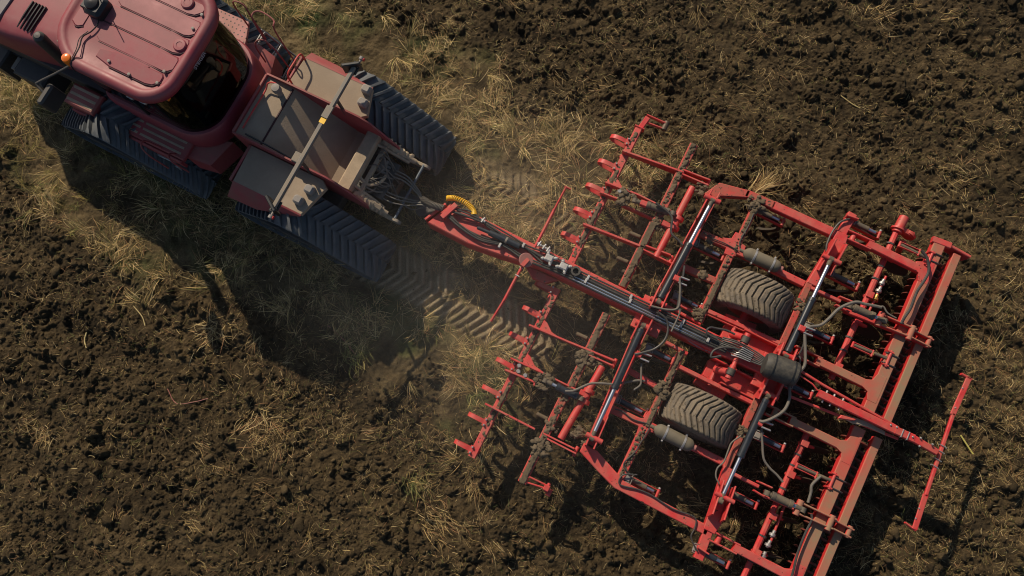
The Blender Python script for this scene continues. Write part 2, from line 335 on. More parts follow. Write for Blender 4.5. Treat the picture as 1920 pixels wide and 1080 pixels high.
def build_clods():
    """loose crumbs and clods of earth lying all over the worked soil, one lump of each with its own size, turn and tone"""
    q = np.random.default_rng(21); Vs, Fs, Cs = [], [], []; o = 0
    for sub, N, r0, al, rmax in ((1, 105000, .0085, 3.0, .034), (2, 8000, .026, 3.0, .085), (2, 420, .045, 2.6, .11)):
        bv, bf = ico(sub); bv = np.array(bv); bf = np.array(bf)
        x = q.uniform(X0 + .1, X1 - .1, N); y = q.uniform(Y0 + .1, Y1 - .1, N); u, v, gr, pm, st = masks(x, y)
        patch = np.clip(.6 + 1.2 * fbm(x, y, .8, 300, 3), .1, 1)
        k = q.random(N) < np.clip(((1 - gr) + .03) * patch, 0, 1); x, y = x[k], y[k]; n = len(x)
        r = np.minimum(r0 * (1 + .55 * q.pareto(al, n)), rmax); sc = q.uniform(.65, 1.35, (n, 1, 3)) * r[:, None, None]; sc[..., 2] *= .8 if r0 < .04 else .5
        p = bv[None] * (1 + q.uniform(-.27, .27, (n, len(bv), 1)) + .30 * np.sin(bv[None] @ q.normal(0, 2.2, (n, 3, 1)) + q.uniform(0, 6.3, (n, 1, 1)))); a = q.uniform(0, 6.283, (n, 1)); ca, sa = np.cos(a), np.sin(a); t = q.uniform(-.7, .7, (n, 1)); ct, s_t = np.cos(t), np.sin(t)
        p = p * sc; X = p[..., 0] * ca - p[..., 1] * sa; Y = p[..., 0] * sa + p[..., 1] * ca; Z = p[..., 2] * ct + X * s_t; X = X * ct - p[..., 2] * s_t
        z = ground_z(x, y) + r * (.25 if r0 < .04 else .05)
        Vs.append(np.stack([X + x[:, None], Y + y[:, None], Z + z[:, None]], -1).reshape(-1, 3)); Fs.append((bf[None] + (np.arange(n) * len(bv))[:, None, None]).reshape(-1) + o); o += n * len(bv)
        col = np.array((.063, .045, .0225)) * q.uniform(.6, 1.5, (n, 1)) * (1 + .6 * fbm(x, y, .9, 60, 3))[:, None]; Cs.append(np.repeat(col, len(bv), axis=0))
    v = np.concatenate(Vs); f = np.concatenate(Fs); c = np.concatenate(Cs)
    me = fast_mesh('soil_clods', v, f, np.full(len(f) // 3, 3), False); ca_ = me.color_attributes.new('tint', 'FLOAT_COLOR', 'POINT')
    ca_.data.foreach_set('color', np.concatenate([c, np.ones((len(c), 1))], 1).astype(np.float32).reshape(-1)); me.materials.append(M['ground'])
    ob = bpy.data.objects.new('soil_clods', me); COL.objects.link(ob); ob['kind'] = 'stuff'; ob['label'] = 'loose crumbly clods of dark earth over the worked soil'; ob['category'] = 'soil'
build_clods()
STRAW = np.array([(.50, .36, .15), (.40, .28, .11), (.27, .185, .075), (.60, .46, .23), (.18, .125, .055), (.33, .18, .085)])
GREEN = np.array([(.13, .14, .038), (.19, .17, .055), (.10, .115, .034), (.26, .21, .075)])
def blades(pos, yaw, ln, wd, pitch, curl, col, zfix=None):
    """many flat bent blades: root point, heading, length, width, rise angle at the root, bend per length, colour"""
    n = len(yaw); T = np.linspace(0, 1, 4); c = np.zeros((n, 4, 3)); c[:, 0] = pos; a = pitch.copy(); side0 = np.stack([-np.sin(yaw), np.cos(yaw), 0 * yaw], -1)
    yw = yaw.copy()
    for k in range(1, 4):
        c[:, k, 0] = c[:, k - 1, 0] + np.cos(a) * np.cos(yw) * ln / 3; c[:, k, 1] = c[:, k - 1, 1] + np.cos(a) * np.sin(yw) * ln / 3
        c[:, k, 2] = c[:, k - 1, 2] + np.sin(a) * ln / 3; a = a - curl[:, 0] / 3; yw = yw + curl[:, 1] / 3
    g = ground_z(c[..., 0], c[..., 1]) + .006; c[..., 2] = np.maximum(c[..., 2], g)
    wt = np.array([.8, 1, .8, .12])[None, :, None] * wd[:, None, None] / 2
    roll = rng.uniform(-.7, .7, n); sd = side0 * np.cos(roll)[:, None] + np.array([0, 0, 1.0]) * np.sin(roll)[:, None]
    v = np.stack([c - sd[:, None] * wt, c + sd[:, None] * wt], 2).reshape(n, 8, 3)
    q = np.array([[0, 1, 3, 2], [2, 3, 5, 4], [4, 5, 7, 6]])
    f = (np.arange(n)[:, None, None] * 8 + q[None]).reshape(-1)
    return v.reshape(-1, 3), f, np.full(n * 3, 4), np.repeat(col, 8, axis=0)
def blade_obj(name, B, origin=None):
    v, f, s, c = B
    if origin is not None: v = v - np.array(origin)
    me = fast_mesh(name, v, f, s, True); ca = me.color_attributes.new('tint', 'FLOAT_COLOR', 'POINT')
    ca.data.foreach_set('color', np.concatenate([c, np.ones((len(c), 1))], 1).astype(np.float32).reshape(-1)); me.materials.append(M['straw'])
    o = bpy.data.objects.new(name, me); COL.objects.link(o)
    if origin is not None: o.location = origin
    return o
def pick(pal, n, var=.25): return pal[rng.integers(0, len(pal), n)] * rng.uniform(1 - var, 1 + var, (n, 1))
def scatter(n, dens, pal, ln, wd, pit, name, kind_label, cat):
    x = rng.uniform(X0, X1, n); y = rng.uniform(Y0, Y1, n); u, v, gr, pm, st = masks(x, y)
    k = rng.random(n) < dens(x, y, u, v, gr, pm, st); x, y = x[k], y[k]; m = len(x)
    yaw = rng.uniform(0, 6.283, m)
    B = blades(np.stack([x, y, ground_z(x, y)], -1), yaw, rng.uniform(*ln, m), rng.uniform(*wd, m), rng.uniform(*pit, m), np.stack([rng.uniform(.1, 1.5, m), rng.normal(0, .5, m)], -1), pal(m))
    o = blade_obj(name, B); o['kind'] = 'stuff'; o['label'] = kind_label; o['category'] = cat; return o
mixp = lambda m: np.where(rng.random((m, 1)) < .17, pick(GREEN, m), pick(STRAW, m))
def d_grass(x, y, u, v, gr, pm, st): return np.clip(gr * (.52 + 2.3 * fbm(x, y, .75, 120, 3)), 0, 1) * (1 - .88 * pm)
def tufted(n, dens, name, label, pal, ln, nb, wd, pit, spread, fan, hbias=None):
    """grass grows and lies in tufts: each with its own heading, tone and size"""
    x = rng.uniform(X0, X1, n); y = rng.uniform(Y0, Y1, n); mk = masks(x, y); k = rng.random(n) < dens(x, y, *mk); x, y = x[k], y[k]; m = len(x)
    cnt = rng.integers(*nb, m); tot = cnt.sum(); rep = np.repeat(np.arange(m), cnt)
    hd = rng.uniform(0, 6.283, m); sp = rng.uniform(.02, spread, m); fn = rng.uniform(.25, fan, m); tone = rng.uniform(.45, 1.35, (m, 1)); sz = rng.uniform(.6, 1.25, m)
    px = x[rep] + rng.normal(0, 1, tot) * sp[rep]; py = y[rep] + rng.normal(0, 1, tot) * sp[rep]
    px = np.clip(px, X0, X1 - .05); py = np.clip(py, Y0, Y1 - .05)
    kk = rng.random(tot) > .93 * masks(px, py)[3]; px, py, rep = px[kk], py[kk], rep[kk]; tot = len(px)
    col = pal(tot) * tone[rep]
    B = blades(np.stack([px, py, ground_z(px, py)], -1), hd[rep] + rng.normal(0, 1, tot) * fn[rep], rng.uniform(*ln, tot) * sz[rep], rng.uniform(*wd, tot), rng.uniform(*pit, tot), np.stack([rng.uniform(.1, 1.7, tot), rng.normal(0, .6, tot)], -1), col)
    o = blade_obj(name, B); o['kind'] = 'stuff'; o['label'] = label; o['category'] = 'grass'; return o
tufted(21000, d_grass, 'dry_grass', 'flattened dry grass covering the unworked strip round the tractor', mixp, (.10, .40), (7, 17), (.0035, .0085), (-.05, .6), .10, 1.1)
tufted(3600, d_grass, 'standing_grass', 'taller yellow grass standing in bunches along the strip', lambda m: np.where(rng.random((m, 1)) < .35, pick(GREEN, m), pick(STRAW[[0, 1, 3]], m)), (.25, .6), (8, 22), (.0035, .008), (.3, 1.1), .05, .6)
tufted(1500, lambda x, y, u, v, gr, pm, st: gr * sst(.0, .3, fbm(x, y, .8, 140, 3)) * (1 - pm), 'green_grass', 'patches of green grass shoots between the dry grass', lambda m: pick(GREEN * 1.15, m), (.12, .34), (10, 26), (.004, .009), (.3, 1.2), .08, 1.4)
tufted(2600, lambda x, y, u, v, gr, pm, st: gr * (1 - sst(-10.6, -8.6, u)) * (v < 0), 'olive_grass', 'longer olive grass at the edge of the strip beside the front belts', lambda m: pick(np.array([(.20, .165, .04), (.27, .20, .06), (.15, .13, .035)]), m), (.15, .42), (9, 20), (.0035, .008), (.1, .9), .08, 1.0)
def d_str(x, y, u, v, gr, pm, st): return (1 - gr) * np.clip((.12 + .24 * st) * (1 + 4 * np.clip(fbm(x, y, .35, 155, 3), -.2, 1)) + .75 * sst(.12, .5, fbm(x, y, .55, 150, 3)) * (.25 + st), 0, 1)
scatter(300000, d_str, lambda m: np.where(rng.random((m, 1)) < .20, pick(GREEN, m), pick(STRAW, m) * rng.uniform(.35, 1.0, (m, 1))), (.03, .17), (.0025, .007), (-.1, .35), 'loose_straw', 'bits of straw scattered over the worked soil', 'straw')
def clump(n, ln, spread, heading=None, fan=3.14, pal=STRAW, wd=(.004, .010), pit=(.05, .7), at=(0, 0)):
    p = rng.normal(0, spread, (n, 2)); yaw = rng.uniform(-fan, fan, n) + (heading if heading is not None else 0)
    x, y = at[0] + p[:, 0], at[1] + p[:, 1]
    return blades(np.stack([x, y, ground_z(x, y)], -1), yaw, rng.uniform(*ln, n), rng.uniform(*wd, n), rng.uniform(*pit, n), np.stack([rng.uniform(.2, 1.6, n), rng.normal(0, 1.0, n)], -1), pick(pal, n))
def cat_b(bs):
    o = 0; V_, F_, S_, C_ = [], [], [], []
    for v, f, s, c in bs: V_.append(v); F_.append(f + o); S_.append(s); C_.append(c); o += len(v)
    return np.concatenate(V_), np.concatenate(F_), np.concatenate(S_), np.concatenate(C_)
cl = []
while len(cl) < 330:
    x, y = rng.uniform(X0 + .4, X1 - .4), rng.uniform(Y0 + .4, Y1 - .4); u, v, gr, pm, st = [float(np.ravel(t)[0]) for t in masks(np.array([x]), np.array([y]))]
    if gr < .5 and rng.random() < .22 + st:
        hd = rng.uniform(0, 6.283) if rng.random() < .6 else AX + rng.normal(0, .4); cl.append(clump(int(rng.integers(7, 34)), (.10, .42), .05 + .05 * rng.random(), hd, rng.uniform(.3, 1.4), STRAW * rng.uniform(.45, .95), at=(x, y), wd=(.003, .0075), pit=(-.05, .4)))
o = blade_obj('straw_wisps', cat_b(cl)); o['kind'] = 'stuff'; o['label'] = 'thin wisps of dry straw lying in the worked soil'; o['category'] = 'straw'
# the tufts and single stalks one can point at
def tuft(u, v, label, n, ln, sp, hd, fan, pal=STRAW, pit=(.1, .9), cat='straw tuft', name='straw_tuft', wd=(.005, .011)):
    x, y, _ = W(u, v); z = float(ground_z(x, y)); o = blade_obj(name, clump(n, ln, sp, hd, fan, pal, wd, pit, (x, y)), (x, y, z)); o['label'] = label; o['category'] = cat; o['group'] = 'tufts of dry grass on the worked soil'
tuft(1.30, 3.12, 'upright fan of long straw standing against the outer frame of the right wing', 130, (.25, .62), .06, .55, .55, pit=(.1, .8))
tuft(-5.04, -4.89, 'big sprawling tuft of pale straw with reddish stems on the lower left soil', 150, (.12, .48), .20, -.75, 1.7, STRAW * .85, (0, .45))
tuft(-6.75, -3.81, 'loose swirl of straw beside the edge of the tractor shadow', 120, (.15, .45), .16, .1, 3.1, pit=(0, .4))
tuft(-1.95, -4.50, 'yellow green tuft drooping on the soil below the left crossbar end', 90, (.15, .42), .10, -.9, 1.2, np.concatenate([GREEN, STRAW[1:3]]), (0, .6))
tuft(-1.35, -4.95, 'long dry bundle of straw trailing on the soil at the bottom of the field', 110, (.15, .55), .16, -.6, .6, STRAW * .8, (0, .25))
tuft(1.95, 7.54, 'bent straw tuft high on the far dark soil', 60, (.12, .45), .12, .2, 1.6, STRAW * .8, (0, .3))
tuft(-4.1, -2.95, 'grey green grass clump at the tip of the tractor shadow', 110, (.15, .45), .12, -.5, 1.2, GREEN)
tuft(4.55, 5.0, 'curled tangle of straw on the soil right of the rear frame', 90, (.12, .45), .20, .3, 2.5, STRAW * .75, (0, .25))
tuft(-8.6, -6.9, 'small straw tuft near the bottom left of the field', 60, (.1, .36), .10, -1.2, 1.6, STRAW * .8, (0, .4))
def stalk(pts, r, label, col='straw'):
    P = [W(u, v) for u, v in pts]; x0, y0 = P[0][:2]; z0 = float(ground_z(x0, y0)); mb = MB()
    mb.tube([(x - x0, y - y0, .03 + .012 * i) for i, (x, y, _) in enumerate(P)], r, 6); me = bpy.data.meshes.new('stalk'); me.from_pydata(mb.v, [], mb.f); me.materials.append(stalk_m[col])
    o = bpy.data.objects.new('straw_stalk', me); COL.objects.link(o); o.location = (x0, y0, z0); o['label'] = label; o['category'] = 'stalk'; o['group'] = 'single stalks lying on the soil'
stalk_m = dict(straw=mat('pale_stalk', (.46, .36, .15), .6, var=.2), red=mat('reddish_stem', (.26, .09, .07), .6), green=mat('yellow_stalk', (.42, .38, .10), .6))
stalk([(6.30, .58), (6.45, .47), (6.60, .36)], .014, 'thick yellow stalk on the soil just behind the rear marker bar', 'green')
stalk([(-8.90, -4.95), (-8.84, -5.10), (-8.72, -5.20)], .013, 'short thick pale stalk lying on the soil at far left')
stalk([(-8.32, -4.1), (-8.05, -4.2), (-7.9, -4.32)], .008, 'thin straight straw left of the tractor shadow')
stalk([(-4.75, -2.75), (-4.35, -2.85), (-4.0, -3.0)], .009, 'reddish branched stem lying across the tractor shadow', 'red')
stalk([(-6.9, -5.15), (-6.6, -5.3), (-6.3, -5.12), (-6.1, -4.95)], .008, 'long curved reddish stem on the lower left soil', 'red')
stalk([(2.0, 5.6), (2.3, 5.52), (2.62, 5.5)], .009, 'straight pale straw on the dark soil above the rear frame')

# ------------------------------------------------------------------ the tracked tractor (u runs backwards, v = 0 on its centre line)
TR = root('tracked_tractor', -7.55, 0, 'large red articulated tractor on four rubber belts pulling the cultivator', 'tractor')
def rrect(u0, u1, hv, r0, r1, n=7, bow0=0.0, bow1=0.0):
    """rounded outline: front u0 and rear u1 with their own corner radii, ends bowed outwards"""
    o = []
    for cu, cv, r, a0 in ((u1 - r1, hv - r1, r1, 90), (u0 + r0, hv - r0, r0, 180), (u0 + r0, -hv + r0, r0, 270), (u1 - r1, -hv + r1, r1, 0)):
        st, en = (90, 0) if (a0 == 90) else (180, 90) if a0 == 180 else (270, 180) if a0 == 270 else (360, 270)
        for k in range(n + 1):
            t = math.radians(st + (en - st) * k / n); o.append((cu + r * math.cos(t), cv + r * math.sin(t)))
    o2 = []
    # order: rear right -> ... rebuild as one loop by angle about the middle, then bow the two ends
    cu = (u0 + u1) / 2
    o.sort(key=lambda p: math.atan2(p[1], (p[0] - cu) * hv * 2 / (u1 - u0)))
    ins = []
    for i in range(len(o)):
        a, b = o[i], o[(i + 1) % len(o)]; ins.append(a)
        L_ = math.hypot(b[0] - a[0], b[1] - a[1])
        for k in range(1, int(L_ / .12) + 1): t = k / (int(L_ / .12) + 1); ins.append((a[0] + (b[0] - a[0]) * t, a[1] + (b[1] - a[1]) * t))
    for u, v in ins:
        k = 1 - (v / hv) ** 2
        o2.append((u + (bow1 * k * max(0, (u - cu) / (u1 - cu)) ** 4) - (bow0 * k * max(0, (cu - u) / (cu - u0)) ** 4), v))
    return o2
def ring(outline, z, off=0.0, cen=None, zf=None):
    n = len(outline); o = []
    for i, p in enumerate(outline):
        a, c = V(outline[i - 1]), V(outline[(i + 1) % n]); t = (c - a).normalized(); nrm = V((t.y, -t.x)); q = V(p) + nrm * off
        o.append((q.x, q.y, z + (zf(q.x, q.y) if zf else 0)))
    return o
# --- roof
RO = rrect(-9.74, -7.63, .98, .60, .45, 8, .10, .03); crown = lambda u, v: -.035 * (v / 1.0) ** 2 - .02 * ((u + 8.7) / 1.1) ** 2
mb = MB(); mb.rings([ring(RO, 3.33, -.10), ring(RO, 3.32, -.02), ring(RO, 3.36, .035), ring(RO, 3.44, .05), ring(RO, 3.51, .025), ring(RO, 3.545, -.03), ring(RO, 3.55, -.085), ring(RO, 3.528, -.12), ring(RO, 3.53, -.16, zf=crown), ring(RO, 3.545, -.5, zf=crown)])
roof = part('cab_roof', mb, 'tred', TR, ang=50)
sea = MB()
def panel(v0, v1, u0, u1, cut0=.10, cut1=.16, z=3.552):
    pl = [(u0 + cut0, v0), (u1 - cut1, v0), (u1 - cut1 * .45, v0 + .03), (u1, v0 + cut1 * .6), (u1, v1 - .05), (u1 - .04, v1), (u0 + cut0, v1), (u0, v1 - .06), (u0, v0 + .06)]
    pb = MB().prism(pl, z - .06, [z + crown(*p) for p in pl], .02); part('roof_panel', pb, 'tred', TR, ang=40)
    o = [(x, y) for x, y in pl]; c = V(((u0 + u1) / 2, (v0 + v1) / 2))
    loop = [(*(V(p) + (V(p) - c).normalized() * .006), z - .010 + crown(*p)) for p in o[:4]]
    sea.tube(loop, .008, 6, smooth=False)
for a, b, f in ((-.135, .175, -9.30), (-.465, -.15, -9.15), (.19, .515, -9.15)): panel(a, b, f, -7.72)
panel(-.76, -.485, -8.98, -7.80, .30, .22); panel(.53, .80, -8.98, -7.80, .30, .22)
panel(-.40, .44, -9.66, -9.42, .10, .08, 3.555)
part('roof_seam', sea, 'seal', TR)
for c in ((-7.84, .03), (-8.11, .70)): part('roof_cap', MB().lathe((*c, 3.53), (0, 0, 1), [(.105, 0), (.105, .02), (.09, .034), (.05, .036), (.045, .03), (.001, .03)], 24), 'tred', TR)
wz = MB()
for c in ((-7.83, -.45), (-7.80, .36), (-7.79, .62), (-7.83, -.66), (-8.31, -.73), (-8.72, -.68), (-8.31, .79), (-8.72, .74)): wz.lathe((*c, 3.50), (0, 0, 1), [(.024, 0), (.024, .058), (.012, .061), (.001, .061)], 14)
part('roof_bolts', wz, 'lampgrey', TR)
# --- cab: red lower body, tinted glass, pillars, seat and dash
CB = rrect(-9.75, -7.56, .93, .25, .55, 8, .05, .05)
part('cab_body', MB().rings([ring(CB, 1.20, -.30), ring(CB, 1.42, .03), ring(CB, 1.50, .075), ring(CB, 1.93, .06), ring(CB, 1.975, .03), ring(CB, 1.98, -.04), ring(CB, 1.90, -.06), ring(CB, 1.60, -.08)]), 'tred', TR, ang=45)
part('cab_glass', MB().rings([ring(CB, 1.95, -.02), ring(CB, 2.6, .0), ring(CB, 3.36, -.10)], caps=False), 'glass', TR, ang=60)
cs = MB()
for u, v in ((-9.5, .86), (-9.5, -.86), (-8.75, .90), (-8.75, -.90), (-7.75, .62), (-7.75, -.62)): cs.beam((u, v, 1.9), (u, v * .95, 3.38), .09, .07)
cs.rings([ring(CB, 3.30, -.06), ring(CB, 3.40, -.06), ring(CB, 3.40, -.16), ring(CB, 3.30, -.16)], loop=True)
part('cab_pillars', cs, 'black', TR)
sb = MB(); sb.prism(rrect(-8.62, -8.10, .27, .1, .1, 4), 2.15, 2.32, .05); sb.prism(rrect(-8.16, -7.98, .25, .06, .06, 4), 2.3, 3.0, .05)
part('driver_seat', sb, 'black', TR)
sb = MB(); sb.box(-9.3, -9.05, -.30, .30, 1.7, 2.55, .05); sb.box(-8.6, -7.95, .36, .62, 1.7, 2.45, .05); sb.tube([(-9.0 + .05 * math.cos(t), .20 * math.sin(t), 2.62 + .19 * math.cos(t)) for t in np.linspace(0, 6.283, 17)], .016, 6, smooth=False); sb.box(-9.6, -7.8, -.8, .8, 1.55, 1.62)
part('dashboard', sb, 'dark', TR)
part('cab_sunblind', MB().box(-7.86, -7.82, -.62, -.28, 2.02, 2.16), 'sblind', TR)
# --- decals on the glass and the roof lip
def text(name, s, size, loc, rot, m, parent, ex=.003):
    c = bpy.data.curves.new(name, 'FONT'); c.body = s; c.size = size; c.extrude = ex; c.align_x = 'CENTER'; c.align_y = 'CENTER'; c.materials.append(M[m])
    t = bpy.data.objects.new(name, c); COL.objects.link(t); dg = bpy.context.evaluated_depsgraph_get(); me = bpy.data.meshes.new_from_object(t.evaluated_get(dg)); bpy.data.objects.remove(t); o = bpy.data.objects.new(name, me); COL.objects.link(o); o.parent = parent; o.location = V(loc) - ORG[parent]; o.rotation_euler = rot; ORG[o] = V(loc); return o
text('roof_lettering', 'STEIGER', .085, (-7.515, -.02, 3.395), (math.radians(72), 0, math.radians(90)), 'gdecal', TR)
dv = V((.72, .70, 0)).normalized(); dc = V((-7.735, .66, 2.08)); s_ = MB()
s_.lathe(dc, dv, [(.085, 0), (.085, .006), (.110, .006), (.110, 0)], 28, caps=False); part('speed_sticker_ring', s_, 'gdecal', TR)
text('speed_sticker_number', '40', .10, tuple(dc + dv * .004), (math.radians(90), 0, math.radians(134)), 'gdecal', TR)
# --- antenna set and cable on the roof
gp = MB(); gp.prism(rrect(-9.46, -9.16, .17, .07, .07, 4), 3.50, 3.72, .05); gp.box(-9.60, -9.45, -.10, .02, 3.53, 3.62); gp.lathe((-9.36, 0, 3.70), (0, 0, 1), [(.12, 0), (.11, .05), (.05, .08), (.001, .085)], 18)
part('roof_receiver', gp, 'black', TR)
cb = MB(); cb.tube([(-9.28, -.10, 3.60), (-9.20, -.22, 3.575), (-9.22, -.38, 3.575), (-9.30, -.52, 3.57), (-9.26, -.68, 3.565), (-9.24, -.82, 3.57), (-9.26, -.98, 3.52), (-9.22, -1.04, 3.4)], .011, 6); cb.tube([(-9.27, -.40, 3.575), (-9.33, -.56, 3.575), (-9.28, -.74, 3.57), (-9.27, -.90, 3.56)], .007, 6)
part('receiver_cable', cb, 'black', TR)
part('roof_antenna', MB().tube([(-9.30, .12, 3.70), (-9.22, .10, 4.05)], .008, 6, smooth=False), 'black', TR)
# --- bonnet
mb = MB(); secs = []
for u, w, zt, zb in ((-13.2, .86, 2.42, 1.75), (-12.2, .93, 2.55, 1.72), (-11.4, .90, 2.62, 1.70), (-10.7, .78, 2.66, 1.70), (-10.2, .70, 2.68, 1.70), (-9.72, .70, 2.68, 1.70)):
    h = [(w * .985, zb), (w, zb + .3), (w * .99, zt - .20), (w * .95, zt - .09), (w * .86, zt - .03), (w * .6, zt - .005), (0, zt)]
    secs.append([(u, -y, z) for y, z in h[:-1]] + [(u, 0, zt)] + [(u, y, z) for y, z in h[:-1][::-1]])
mb.rings(secs); part('bonnet', mb, 'tred', TR, ang=50)
for k in range(5):
    u = -11.27 + .072 * k
    for sgn in (-1, 1): part('bonnet_vent', MB().tube([(u, sgn * .66, 2.598 + .012 * k), (u + .015, sgn * .42, 2.638 + .006 * k), (u + .02, sgn * .14, 2.642 + .006 * k)], .017, 6), 'black', TR)
part('bonnet_trim', MB().prism([(-11.90, -.80), (-11.66, -.80), (-11.62, 0), (-11.66, .80), (-11.90, .80), (-11.86, 0)], 2.50, [2.60, 2.62, 2.635, 2.62, 2.60, 2.62]), 'trim', TR)
mb = MB(); mb.box(-13.1, -9.7, -.90, .90, 1.32, 1.70); mb.box(-13.1, -7.2, -.42, .42, .7, 1.34); part('front_chassis', mb, 'dark', TR)
mb = MB(); mb.box(-12.25, -11.55, -1.22, -.80, .55, 1.12, .04); mb.box(-12.9, -12.55, -1.25, -.8, .5, 1.1, .03); mb.box(-12.8, -11.65, -.88, -.3, .9, 1.02, .01); part('toolbox', mb, 'dark', TR)
part('bracket_plate', MB().box(-12.36, -12.26, -1.16, -.9, .5, 1.08), 'bar', TR)
# --- air intake stack, beacon, mirror, lamps
mb = MB(); mb.lathe((-10.27, -.82, 2.40), V((.10, .05, 1)), [(.085, 0), (.095, .5), (.10, .85), (.09, .93), (.05, .97), (.001, .975)], 20); part('exhaust_stack', mb, 'dark', TR)
mb = MB(); mb.tube([(-10.05, -.66, 3.1), (-9.75, -.74, 3.15), (-9.5, -.80, 3.2)], .014, 6); mb.tube([(-10.02, -.62, 3.1), (-9.70, -.70, 3.15), (-9.45, -.78, 3.2)], .012, 6); part('stack_stay', mb, 'bar', TR)
be = part('beacon', MB().lathe((-9.36, -.93, 3.40), (0, 0, 1), [(.075, 0), (.083, .03), (.083, .13), (.07, .17), (.03, .19), (.001, .19)], 22), 'orange', TR)
part('beacon_foot', MB().cyl((-9.36, -.93, 3.28), (-9.36, -.93, 3.405), .05), 'black', be)
mi = part('mirror', MB().prism(rrect(-9.80, -9.68, .19, .05, .05, 4), 2.72, 3.10, .03), 'dark', TR, dv=-1.53)
part('mirror_arm', MB().tube([(-9.44, -.92, 3.27), (-9.66, -1.16, 3.2), (-9.90, -1.42, 3.14), (-9.90, -1.46, 3.12), (-9.77, -1.52, 3.08)], .020, 8, k=3), 'dark', mi)
for u, v in ((-8.35, -.98), (-8.12, -.96)): part('work_lamp', MB().lathe((u, v, 3.18), (0, -1, -.15), [(.05, -.05), (.065, 0), (.06, .03), (.001, .03)], 16), 'zinc', TR)
part('tail_lamp', MB().box(-7.74, -7.66, -.80, -.74, 3.31, 3.36), 'orange', TR)
# --- steps and platforms
mb = MB(); mb.box(-10.40, -9.78, -1.36, -.98, 1.55, 1.88, .03); part('battery_box', mb, 'tredd', TR)
for v in (-1.04, -1.16, -1.28): part('grip_strip', MB().box(-10.36, -9.82, v - .025, v + .025, 1.86, 1.884, .004), 'beige', TR)
mb = MB(); mb.box(-10.45, -8.02, -1.34, -.92, 1.50, 1.585, .02); mb.box(-10.42, -8.06, -1.40, -1.345, 1.30, 1.56, .02); part('walkway', mb, 'tredd', TR)
for v in (-1.03, -1.14, -1.25): part('grip_strip', MB().box(-9.7, -9.05, v - .022, v + .022, 1.57, 1.588, .004), 'beige', TR); part('grip_strip', MB().box(-9.0, -8.12, v - .022, v + .022, 1.57, 1.588, .004), 'beige', TR)
part('fuel_tank', MB().prism([(-8.36, -1.02), (-7.84, -.55), (-7.50, -.62), (-7.68, -1.17), (-8.10, -1.24)], .85, [1.52, 1.52, 1.42, 1.36, 1.46], .05), 'tredd', TR)
part('fuel_tank', MB().prism([(-8.36, 1.02), (-7.84, .55), (-7.50, .62), (-7.68, 1.17), (-8.10, 1.24)], .85, [1.52, 1.52, 1.42, 1.36, 1.46], .05), 'tredd', TR)
ld = MB()
for k in range(4): ld.beam((-8.95, -1.40 - .03 * k, 1.25 - .22 * k), (-8.35, -1.38 - .03 * k, 1.25 - .22 * k), .07, .03)
ld.beam((-8.97, -1.38, 1.35), (-8.97, -1.52, .45), .03, .05); ld.beam((-8.33, -1.38, 1.35), (-8.33, -1.52, .45), .03, .05)
part('ladder', ld, 'zinc', TR)
for pts in ([(-8.50, -1.30, 1.55), (-8.62, -1.36, 1.9), (-8.60, -1.48, 1.95), (-8.48, -1.55, 1.8), (-8.36, -1.55, 1.3)], [(-8.2, -1.26, 1.5), (-8.20, -1.36, 1.75), (-8.08, -1.46, 1.78), (-7.92, -1.46, 1.4)]): part('grab_rail', MB().tube(pts, .014, 8), 'tredd', TR)
part('side_platform', MB().prism([(-9.3, .96), (-9.3, 1.42), (-8.24, 1.44), (-8.10, 1.10), (-8.05, .92), (-8.35, .92)], 1.64, 1.70, .006), 'perf', TR)
part('platform_cable', MB().tube([(-9.0, 1.05, 1.74), (-8.6, 1.08, 1.73), (-8.2, 1.02, 1.73), (-8.16, .93, 1.73)], .013, 6), 'black', TR)
for pts in ([(-8.20, 1.36, 1.7), (-8.19, 1.38, 2.45), (-7.98, 1.41, 2.5), (-7.86, 1.34, 2.3), (-7.85, 1.32, 1.6)], [(-7.72, 1.22, 1.5), (-7.72, 1.25, 2.4), (-7.74, 1.36, 2.5), (-7.62, 1.43, 2.5), (-7.35, 1.38, 2.5), (-7.28, 1.25, 2.4), (-7.26, 1.22, 1.2)], [(-7.68, .95, 1.5), (-7.65, .97, 2.1), (-7.58, 1.06, 2.2), (-7.43, 1.08, 2.2), (-7.24, 1.03, 2.0), (-7.2, 1.02, 1.4)]): part('grab_rail', MB().tube(pts, .014, 8), 'tredd', TR)
ld = MB()
for k in range(4):
    u = -8.10 + .25 * k; z = 1.42 - .27 * k
    for d in (0, .05): ld.beam((u + d, 1.0, z), (u + d, 1.48, z), .016, .05)
    for j in range(6): ld.beam((u, 1.04 + .08 * j, z - .005), (u + .05, 1.04 + .08 * j, z - .005), .012, .02)
ld.beam((-8.1, .99, 1.45), (-7.3, .99, .55), .02, .07); ld.beam((-8.1, 1.49, 1.45), (-7.3, 1.49, .55), .02, .07)
part('ladder', ld, 'zinc', TR)
